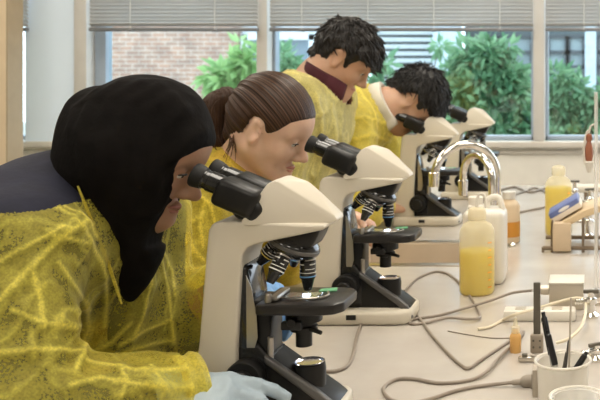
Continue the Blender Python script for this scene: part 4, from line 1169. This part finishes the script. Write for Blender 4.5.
# headscarf: wrap, knot of hair at the back, long drape down to a point on the chest
def PX(px, py, Y=1.36): return P(px, py, Y)
S = SDF(); k = 1.36 / F
S.ell(PX(142, 152), (.104, .092, .102), None, .02)
S.ell(HB_.p(-.012, 0, .031), (.0905, .076, .080), HB_.M, .010); S.ell(HB_.p(.030, 0, .021), (.0585, .066, .060), HB_.M, .010)
S.cap(PX(91, 113), PX(112, 122), .034, .050, .045)
S.cap(PX(94, 135), PX(104, 160), .042, .05, .03)
S.chain([PX(122, 172), PX(120, 205), PX(122, 232), PX(126, 262), PX(128, 296)], [.082, .066, .040, .024, .010], .05)
S.cap(PX(100, 190), PX(108, 235), .035, .026, .04); S.cap(PX(146, 215), PX(132, 275), .026, .015, .04)
S.cap(PX(96, 165, 1.36), PX(92, 185, 1.36), .045, .03, .03)
S.fn(poly2([(P(*q, 1.325).x, P(*q, 1.325).z) for q in ((219, 143), (198, 150), (180, 158), (172, 172), (169, 188), (165, 202), (158, 216), (150, 230), (143, 250), (300, 260), (300, 140))]), .004, 's')
far_cut = poly2([(P(*q, 1.325).x - .032, P(*q, 1.325).z) for q in ((225, 143), (198, 150), (180, 158), (172, 172), (169, 188), (165, 202), (158, 216), (150, 230), (143, 250), (330, 260), (330, 140))])
S.fn(lambda p: np.maximum(far_cut(p), 1.385 - p[:, 1]), .004, 's')
v, f = S.mesh(.0042, 2)
LN = [[(140, 84), (112, 100), (98, 130), (100, 165), (112, 200)], [(160, 86), (128, 104), (116, 140), (118, 180), (126, 215), (128, 260)], [(172, 96), (146, 112), (134, 145), (134, 185), (136, 220)], [(120, 84), (92, 102), (80, 130), (84, 165), (98, 200), (112, 240)],
      [(185, 110), (165, 125), (152, 150), (150, 190), (146, 215)], [(100, 90), (76, 108), (70, 130)], [(204, 130), (186, 140), (174, 158), (170, 185), (158, 212)]]
v2, fold = creases(v, f, [(on_surface(v, f, l), .0075, .0105) for l in LN], .0018, 9, 2)
cloth_mesh('headscarf', v2, f, M_hijab, W1)
# yellow gown: body, two baggy sleeves, front flap; open at the back of the neck
S = SDF()
torso_ops(S, J1, .024)
s0, e0, w0 = (Vector(J1[q][0]) for q in ('sh', 'el', 'wr')); s1, e1, w1_ = (Vector(J1[q][1]) for q in ('sh', 'el', 'wr'))
S.cap(s0 + Vector((-.01, .0, -.01)), e0 + Vector((-.01, 0, .02)), .080, .086, .03); w0x = w0 + (w0 - e0).normalized() * .05
S.cap(e0, w0x, .078, .044, .03); S.cap(e0 + Vector((.02, .03, .03)), w0 + Vector((-.05, .01, .0)), .072, .05, .03)
S.cap(s1, e1, .074, .076, .03); S.cap(e1, w1_, .070, .056, .03)
S.cap(Vector((-.74, 1.40, 1.10)), Vector((-.76, 1.40, .93)), .06, .07, .05)
v, f = S.mesh(.0036, 2)
# the front flap lifts to the chin; upper back and neck stay free
top = 1.268
kill = (v[:, 2] > top + .10 * np.clip(v[:, 1] - 1.30, -.05, 0)) & (v[:, 0] < -.5)
kill |= (v[:, 1] > 1.27) & (v[:, 0] < -.80) & (v[:, 2] > 1.10 + .55 * (-.80 - v[:, 0]) * 0 + .12)
kill |= np.linalg.norm(v - np.array([-.76, 1.36, 1.26]), axis=1) < .088
kill |= ((v - np.array(w0)) @ np.array((w0 - e0).normalized()) > .030) & (np.linalg.norm(v - np.array(w0), axis=1) < .14)
kill |= ((v - np.array(w1_)) @ np.array((w1_ - e1).normalized()) > .02) & (np.linalg.norm(v - np.array(w1_), axis=1) < .10)
v, f, _ = drop(v, f, kill)
FL = [([(0, 300), (22, 276), (45, 252), (65, 232), (84, 222)], .0075, .011), ([(0, 261), (20, 250), (42, 238), (62, 226)], .005, .006), ([(0, 353), (30, 350), (60, 350), (84, 355)], .006, .009),
      ([(70, 222), (88, 238), (100, 262), (106, 290), (104, 330)], .006, .008), ([(84, 300), (88, 325), (82, 350), (74, 372)], .007, .010), ([(60, 205), (80, 215), (98, 240)], .006, .006),
      ([(10, 210), (34, 204), (58, 208), (72, 218)], .005, .005), ([(50, 237), (70, 240), (90, 244)], .005, .006), ([(58, 262), (76, 288), (90, 312)], .005, .005), ([(30, 268), (40, 300), (44, 330)], .006, .004), ([(12, 310), (40, 322), (78, 330)], .005, .005),
      ([(85, 362), (108, 366), (135, 372), (160, 372), (190, 370), (214, 370)], .006, .008), ([(70, 385), (100, 378), (130, 386), (170, 392)], .006, .008), ([(150, 368), (158, 380), (160, 398)], .005, .006), ([(185, 366), (190, 380), (188, 398)], .005, .006), ([(202, 366), (205, 380), (204, 398)], .005, .006), ([(120, 368), (124, 384), (120, 398)], .005, .006),
      ([(155, 236), (162, 262), (168, 290), (172, 320), (174, 345)], .006, .008), ([(148, 250), (150, 285), (140, 320), (130, 342)], .006, .008), ([(120, 345), (145, 330), (172, 318)], .005, .006), ([(124, 352), (150, 344), (176, 338)], .005, .006), ([(96, 350), (112, 342), (132, 320)], .006, .007), ([(160, 245), (172, 270), (176, 300)], .005, .006)]
rl = random.Random(5)
for k in range(16):                       # finer pulls running over the upper sleeve
    x, y = rl.uniform(5, 95), rl.uniform(215, 345); an = R(rl.gauss(128, 26)); ln = rl.uniform(14, 34); c_ = rl.gauss(0, .35)
    FL.append(([(x + math.cos(an + c_ * t) * ln * t, y + math.sin(an + c_ * t) * ln * t) for t in (-.5, 0, .5, 1)], rl.uniform(.003, .006), rl.uniform(.003, .007), rl.uniform(.25, .6)))
for k in range(11):                       # and along the forearm and front
    x, y = rl.uniform(85, 205), rl.uniform(356, 396); an = R(rl.gauss(12, 24)); ln = rl.uniform(12, 30)
    FL.append(([(x + math.cos(an) * ln * t, y + math.sin(an) * ln * t + 3 * t * t) for t in (-.5, 0, .5, 1)], rl.uniform(.003, .006), rl.uniform(.003, .007), rl.uniform(.25, .6)))
for k in range(9):
    x, y = rl.uniform(110, 178), rl.uniform(255, 345); an = R(rl.gauss(105, 30)); ln = rl.uniform(10, 26)
    FL.append(([(x + math.cos(an) * ln * t, y + math.sin(an) * ln * t + 3 * t * t) for t in (-.5, 0, .5, 1)], rl.uniform(.003, .006), rl.uniform(.003, .007), rl.uniform(.25, .6)))
lines = []
for l, wd, hg, *wt in FL:
    sp = on_surface(v, f, l)
    if len(sp) > 2: lines.append((sp, wd, hg, *wt))
v2, fold = creases(v, f, lines, .0034, 7, 5)
cloth_mesh('gown', v2, f, M_gown_dark, W1, {'fold': fold})
# elastic cuff and the tie band
m = MB(); dd = (w0 - e0).normalized()
m.lathe([(.043, -.030), (.045, -.024), (.041, -.012), (.0445, -.004), (.040, .004), (.036, .006)], w0 + dd * .052, dd, 32)
m.build('cuff', M_gown, W1, world=True)
# fabric edge standing up beside the headscarf
def strip(name, pts, wid, m_, root, nrm=(0, -1, 0.2), th=.0012):
    m = MB(); pts = [Vector(p) for p in pts]; n = Vector(nrm).normalized(); N = len(pts); L = []
    for i, p in enumerate(pts):
        t = (pts[min(i + 1, N - 1)] - pts[max(0, i - 1)]).normalized(); s = t.cross(n).normalized(); ww = wid if not isinstance(wid, list) else wid[i]
        L.append([m.bm.verts.new(p + s * ww / 2 * q + n * o) for q, o in ((-1, 0), (1, 0), (1, th), (-1, th))])
    for A, C in zip(L[:-1], L[1:]):
        for k in range(4): m.bm.faces.new([A[k], A[(k + 1) % 4], C[(k + 1) % 4], C[k]])
    m.bm.faces.new(L[0]); m.bm.faces.new(L[-1][::-1])
    return m.build(name, m_, root, world=True)
strip('gown_hem', [P(78, 186, 1.262), P(86, 206, 1.258), P(96, 232, 1.262), P(108, 262, 1.28), P(118, 292, 1.29), P(122, 304, 1.29)], [.002, .004, .005, .005, .004, .002], M_gown, W1)

# ------------------------------------------------------------------ the girl with the ponytail
HG = Head(P(272, 126, 1.945), 27, -4, 0, .875)
J2 = dict(neck=P(238, 176, 1.985), chest=(-.865, 1.985, 1.125), pelvis=(-1.10, 1.985, .90), foot=-1.12, rch=.092, rpe=.098,
          sh=((-.80, 1.825, 1.165), (-.79, 2.135, 1.165)), el=((-.80, 1.735, .965), (-.77, 2.22, .97)),
          wr=((-.795, 1.885, .985), (-.62, 2.12, 1.085)))
GH = (((.05, 1, 0), (0, .3, -1), -1, 55), ((.95, -.3, .15), (0, -.4, -1), 1, 35))
M_skg = skin_mat('skin_fair', (.62, .40, .29))
W2 = person('student', J2, HG, M_skg, 'girl with brown ponytail and yellow gown looking into the second microscope', .0042, hands=GH)
lips(W2, HG, (.48, .19, .15)); brows(W2, HG, mat('brow_brown', (.06, .032, .018), .6)); lashes(W2, HG, M_bhair)
shirt(W2, J2, mat('olive_top', (.16, .13, .04), .85), .012, (0, 0), 'top', neck=.07)
S = SDF(); torso_ops(S, J2, .030)
for i in (0, 1):
    s, e, w = (Vector(J2[q][i]) for q in ('sh', 'el', 'wr'))
    S.cap(s, e, .070, .078, .03); S.cap(e, w, .074, .045, .03)
v, f = S.mesh(.0058, 2)
nk = np.array(J2['neck']); kill = np.linalg.norm(v - nk - np.array([.005, 0, .012]), axis=1) < .072
for i in (0, 1):
    e, w = Vector(J2['el'][i]), Vector(J2['wr'][i]); kill |= ((v - np.array(w)) @ np.array((w - e).normalized()) > -.01) & (np.linalg.norm(v - np.array(w), axis=1) < .1)
v, f, _ = drop(v, f, kill)
FL = [([(166, 228), (182, 224), (205, 216)], .006, .008), ([(168, 236), (190, 246), (206, 262)], .006, .008), ([(180, 205), (186, 232), (190, 262)], .006, .007), ([(205, 200), (200, 226), (204, 250)], .006, .007), ([(172, 262), (190, 270), (206, 268)], .007, .010), ([(176, 285), (190, 280), (204, 288)], .006, .007), ([(180, 310), (192, 302), (204, 306)], .006, .007), ([(206, 186), (222, 190), (240, 186)], .005, .006), ([(195, 190), (210, 205), (216, 225)], .006, .007)]
lines = [(q, a, b) for q, a, b in ((on_surface(v, f, l), a, b) for l, a, b in FL) if len(q) > 2]
v2, fold = creases(v, f, lines, .0045, 9, 11)
cloth_mesh('gown', v2, f, gown_mat('gown_thin_yellow', (.88, .70, .06), .50), W2, {'fold': fold})
# hair drawn back into a ponytail
def strand_mat(name, dark, light, freq=90):
    m, nt, b, out = nodes_of(name); L = nt.links
    at = nt.nodes.new('ShaderNodeAttribute'); at.attribute_name = 'strand'
    n = nt.nodes.new('ShaderNodeTexNoise'); n.noise_dimensions = '1D'; n.inputs['Scale'].default_value = freq; n.inputs['Detail'].default_value = 4
    L.new(at.outputs['Fac'], n.inputs['W'])
    rp = nt.nodes.new('ShaderNodeValToRGB'); rp.color_ramp.elements[0].position = .36; rp.color_ramp.elements[1].position = .68
    rp.color_ramp.elements[0].color = list(dark) + [1]; rp.color_ramp.elements[1].color = list(light) + [1]
    L.new(n.outputs['Fac'], rp.inputs['Fac']); L.new(rp.outputs[0], b.inputs['Base Color']); b.inputs['Roughness'].default_value = .45; b.inputs['Specular IOR Level'].default_value = .28
    bp = nt.nodes.new('ShaderNodeBump'); bp.inputs['Strength'].default_value = .5; bp.inputs['Distance'].default_value = .004
    L.new(n.outputs['Fac'], bp.inputs['Height']); L.new(bp.outputs[0], b.inputs['Normal'])
    return m
M_brhair = strand_mat('brown_hair', (.015, .007, .0042), (.085, .040, .020), 12)
S = SDF()
S.ell(HG.p(-.018, 0, .038), (.101 * HG.s, .080 * HG.s, .090 * HG.s), HG.M, .02); S.ell(HG.p(.027, 0, .027), (.0605 * HG.s, .0675 * HG.s, .062 * HG.s), HG.M, .025)
S.cap(HG.p(-.06, 0, -.02), HG.p(-.075, 0, -.055), .055 * HG.s, .030 * HG.s, .04)
S.fn(poly2([(.11, .080), (.086, .064), (.060, .044), (.044, .014), (.022, -.018), (.012, -.004), (.008, .018), (-.012, .026), (-.030, .010), (-.036, -.030), (-.052, -.070), (-.085, -.085), (-.20, -.08), (-.2, .25), (.15, .25)], HG), .004, 'i')
v, f = S.mesh(.0040, 2)
tie = np.array(P(237, 101, 1.985)); q = HG.local(v); tl = HG.local(tie[None])[0]
dv = q - tl; st = np.arctan2(dv[:, 1], dv[:, 2] * .9 + dv[:, 0] * .35) 
n_ = vnormals(v, f); v = v + n_ * ((0.0012 * np.sin(st * 55) + .0012 * np.sin(st * 23 + 1)) * np.clip((.03 - q[:, 0]) / .06, 0, 1) + .0006)[:, None]
cloth_mesh('hair', v, f, M_brhair, W2, {'strand': st * 3})
pt = [P(237, 100, 1.985), P(226, 98, 1.975), P(216, 106, 1.97), P(212, 122, 1.965), P(213, 140, 1.965), P(218, 156, 1.97), P(222, 166, 1.97)]
S = SDF(); S.chain(pt, [.013, .019, .025, .026, .021, .013, .004], .02)
v, f = S.mesh(.0035, 2)
st = np.arctan2(v[:, 1] - 1.97, v[:, 0] - (pt[3].x + .004)) + v[:, 0] * 12
n_ = vnormals(v, f); v = v + n_ * (0.0016 * np.sin(st * 17) + .001 * np.sin(st * 41))[:, None]
po = cloth_mesh('ponytail', v, f, M_brhair, W2, {'strand': st * 3})
m = MB()
for i in range(46):
    o_ = Vector((rng.normal() * .011, rng.normal() * .013, rng.normal() * .006)); g = rng.uniform(.7, 1.25); e_ = rng.uniform(-.02, .022)
    pp = [pt[0]] + [p + o_ * g * min(1, .4 + .3 * j) * (1 if j < 4 else 1.3) + Vector((e_ * (j / 6) ** 2, 0, 0)) for j, p in enumerate(pt[1:], 1)]
    m.tube(pp[:rng.integers(5, 8)], [.0016] * 3 + [.0014] * 1 + [.0008] * (len(pp[:7]) - 4) if False else .0011, 4, smooth=3)
m.build('hair_strands', mat('brown_strands', (.075, .036, .018), .45, var=.4, vscale=80), po)
MB().lathe([(.012, -.006), (.017, -.004), (.018, .0), (.017, .004), (.012, .006)], P(235, 100, 1.983), (-1, -.05, .15), 18).build('hair_tie', M_bhair, W2, world=True)
m = MB()
for i in range(16):                                   # loose hairs at the nape
    a = HG.p(-.05 - .012 * rng.random(), -.062 + .02 * rng.random(), -.045 - .02 * rng.random()); d = Vector((rng.uniform(-.02, .012), rng.uniform(-.006, .006), -rng.uniform(.02, .055)))
    m.tube([a, a + d * .5 + Vector((.004, -.003, 0)), a + d], [.0011, .0009, .0004], 4, smooth=3)
m.build('loose_hair', mat('brown_strands', (.075, .036, .018), .45), W2, world=True)

# ------------------------------------------------------------------ boys
def tousled(root, H, outline, m_, n, r0, length, seed, grow=.013, flow=(.5, 0, .15), lift=.3, crown=(-.06, 0, .10), keep=None):
    rg = np.random.default_rng(seed); s = H.s
    S = SDF(); S.ell(H.p(-.012, 0, .036), ((.097 + grow) * s, (.074 + grow) * s, (.083 + grow) * s), H.M, .02)
    S.ell(H.p(.03, 0, .03), (.068 * s, .074 * s, .066 * s), H.M, .03); S.cap(H.p(-.06, 0, -.02), H.p(-.075, 0, -.05), .055 * s, .035 * s, .03)
    S.fn(poly2(outline, H), .004, 'i')
    v, f = S.mesh(.005, 1); n_ = vnormals(v, f); nz = fbm(v, 38, seed); v = v + n_ * (.006 * nz)[:, None]
    cloth_mesh('hair', v, f, m_, root)
    n_ = vnormals(v, f); q = H.local(v); m = MB(); pick = rg.permutation(len(v)); cnt = 0
    cr = np.array(crown)
    for i in pick:
        if cnt >= n: break
        p = Vector(v[i]); nn = Vector(n_[i]); l = q[i]
        if keep and not keep(l): continue
        L = length * rg.uniform(.55, 1.3) * (.5 if l[2] < -.01 else 1)
        fl = H.M @ Vector((l - cr) / (np.linalg.norm(l - cr) + 1e-6) + rg.normal(size=3) * .28 + np.array(flow))
        fl = (fl - nn * fl.dot(nn)).normalized()
        d = (nn * lift + fl).normalized(); d2 = (fl + nn * lift * .3 + Vector((0, 0, -.25))).normalized()
        a = p - nn * .003; b = a + d * L * .5; c = b + d2 * L * .5
        m.tube([a, b, c], [r0, r0 * .8, r0 * .15], 5, smooth=3); cnt += 1
    m.build('hair_tufts', m_, root, world=True)

HC = Head(P(346, 57, 2.62), 41, 4, 0, .86)
J3 = dict(neck=P(321, 77, 2.62), chest=(-.835, 2.62, 1.275), pelvis=(-.97, 2.62, .94), foot=-1.0, rch=.10, rpe=.105,
          sh=((-.815, 2.455, 1.355), (-.80, 2.785, 1.355)), el=((-.86, 2.41, 1.10), (-.86, 2.84, 1.10)), wr=((-.76, 2.56, .985), (-.75, 2.70, .985)))
BH = (((.6, .6, -.1), (0, .3, -1), -1, 50), ((.6, -.6, -.1), (0, -.3, -1), 1, 50))
W3 = person('student', J3, HC, skin_mat('skin_tan', (.50, .29, .185)), 'boy with tousled black hair standing in maroon collar and yellow gown', .0048, hands=BH)
lips(W3, HC, (.42, .19, .15)); brows(W3, HC, M_bhair); lashes(W3, HC, M_bhair)
M_maroon = mat('maroon_polo', (.075, .014, .022), .8, var=.15, bump=.15)
shirt(W3, J3, M_maroon, .012, (.3, .3), 'polo_shirt', .007)
def collar(root, nb, up, r, h, m_, lean=0, name='collar', opening=.5, tilt=.5):
    """folded shirt collar standing round the neck with two points in front"""
    S = []; m = MB(); up = Vector(up).normalized(); q = Vector((0, 0, 1)).rotation_difference(up); N = 40; rows = []
    for i in range(N + 1):
        a = opening + (2 * math.pi - 2 * opening) * i / N
        pnt = max(0, math.cos(a)) ** 3
        row = []
        for (rr, z) in ((r, 0), (r * .97, h), (r * 1.0, h * 1.08), (r * 1.10 + .006, h * .95), (r * 1.22 + .006 + .012 * pnt, -.012 - .022 * pnt)):
            row.append(m.bm.verts.new(Vector(nb) + q @ Vector((rr * math.cos(a), rr * math.sin(a), z))))
        rows.append(row)
    for A, C in zip(rows[:-1], rows[1:]):
        for k in range(4): m.bm.faces.new([A[k], A[k + 1], C[k + 1], C[k]])
    o = m.build(name, m_, root, angle=60, world=True)
    md = o.modifiers.new('thickness', 'SOLIDIFY'); md.thickness = .003
    return o
collar(W3, P(325, 82, 2.62), (.5, 0, .86), .064, .034, M_maroon, opening=.45)
def gown_simple(root, J, m_, off, sl, FL, seed, neck, vox=.007, amp=.005, extra=None):
    S = SDF(); torso_ops(S, J, off)
    for i in (0, 1):
        s, e, w = (Vector(J[q][i]) for q in ('sh', 'el', 'wr')); S.cap(s, e, sl, sl * 1.08, .03); S.cap(e, w, sl * 1.05, .045, .03)
    pe = Vector(J['pelvis']); 
    for q in (-1, 1): S.cap(pe + Vector((0, q * .07, 0)), Vector((J['foot'] + .02, pe.y + q * .08, .50)), .125, .14, .04)
    S.fn(lambda p: p[:, 2] - .52, .004)
    v, f = S.mesh(vox, 2)
    kill = np.linalg.norm(v - np.array(neck[0]), axis=1) < neck[1]
    kill |= v[:, 2] < .53
    for i in (0, 1):
        e, w = Vector(J['el'][i]), Vector(J['wr'][i]); kill |= ((v - np.array(w)) @ np.array((w - e).normalized()) > -.01) & (np.linalg.norm(v - np.array(w), axis=1) < .1)
    v, f, _ = drop(v, f, kill)
    lines = [(q, a, b) for q, a, b in ((on_surface(v, f, l), a, b) for l, a, b in FL) if len(q) > 2]
    v2, fold = creases(v, f, lines, amp, 9, seed)
    return cloth_mesh('gown', v2, f, m_, root, {'fold': fold})
gown_simple(W3, J3, M_gown_pale, .028, .074, [([(296, 82), (302, 110), (300, 150)], .008, .010), ([(315, 95), (322, 120), (318, 160)], .008, .010), ([(332, 105), (336, 130), (334, 165)], .008, .010), ([(290, 110), (308, 118), (328, 112)], .007, .008), ([(288, 150), (306, 144), (326, 152)], .007, .008)], 21, (P(328, 74, 2.62), .108))
tousled(W3, HC, [(.13, .045), (.098, .030), (.075, .036), (.052, .030), (.040, -.010), (.030, -.030), (.018, -.020), (.010, .014), (-.012, .024), (-.032, .010), (-.038, -.040), (-.055, -.070), (-.2, -.08), (-.2, .25), (.16, .25)],
        M_dhair, 1000, .0030, .027, 31, .012, (.5, 0, .0), .35, keep=lambda l: l[2] > .028 or l[0] < -.035)

HD = Head(P(415, 100, 3.06), 62, 6, 0, .92)
J4 = dict(neck=P(386, 107, 3.03), chest=(-.835, 3.03, 1.245), pelvis=(-1.13, 3.03, .95), foot=-1.13, rch=.108, rpe=.108,
          sh=((-.765, 2.865, 1.265), (-.755, 3.195, 1.27)), el=((-.72, 2.80, 1.02), (-.73, 3.25, 1.02)), wr=((-.68, 2.97, .985), (-.68, 3.12, .985)))
W4 = person('student', J4, HD, skin_mat('skin_light', (.55, .33, .22)), 'boy with short black hair and white collar bent over the third microscope', .0048, hands=BH)
lips(W4, HD, (.45, .20, .16)); brows(W4, HD, M_bhair); lashes(W4, HD, M_bhair)
M_wshirt = mat('white_shirt', (.70, .66, .58), .8, var=.05, bump=.15)
shirt(W4, J4, M_wshirt, .012, (.9, .9), 'white_shirt', .007)
collar(W4, P(384, 107, 3.03), (.85, 0, .42), .070, .026, M_wshirt, opening=.5)
gown_simple(W4, J4, M_gown, .028, .076, [([(342, 92), (352, 110), (352, 140)], .008, .010), ([(358, 90), (372, 106), (378, 130)], .008, .010), ([(346, 120), (364, 116), (388, 124)], .007, .009), ([(352, 140), (370, 134), (394, 142)], .007, .009), ([(380, 110), (392, 126), (398, 145)], .008, .010)], 27, (P(392, 104, 3.03), .098))
tousled(W4, HD, [(.13, .055), (.100, .034), (.078, .038), (.050, .030), (.036, .0), (.020, -.004), (.010, .016), (-.012, .026), (-.032, .012), (-.038, -.030), (-.060, -.055), (-.2, -.07), (-.2, .25), (.16, .25)],
        M_bhair, 1000, .0026, .026, 41, .010, (.3, 0, .1), .75, keep=lambda l: l[2] > .028 or l[0] < -.035)
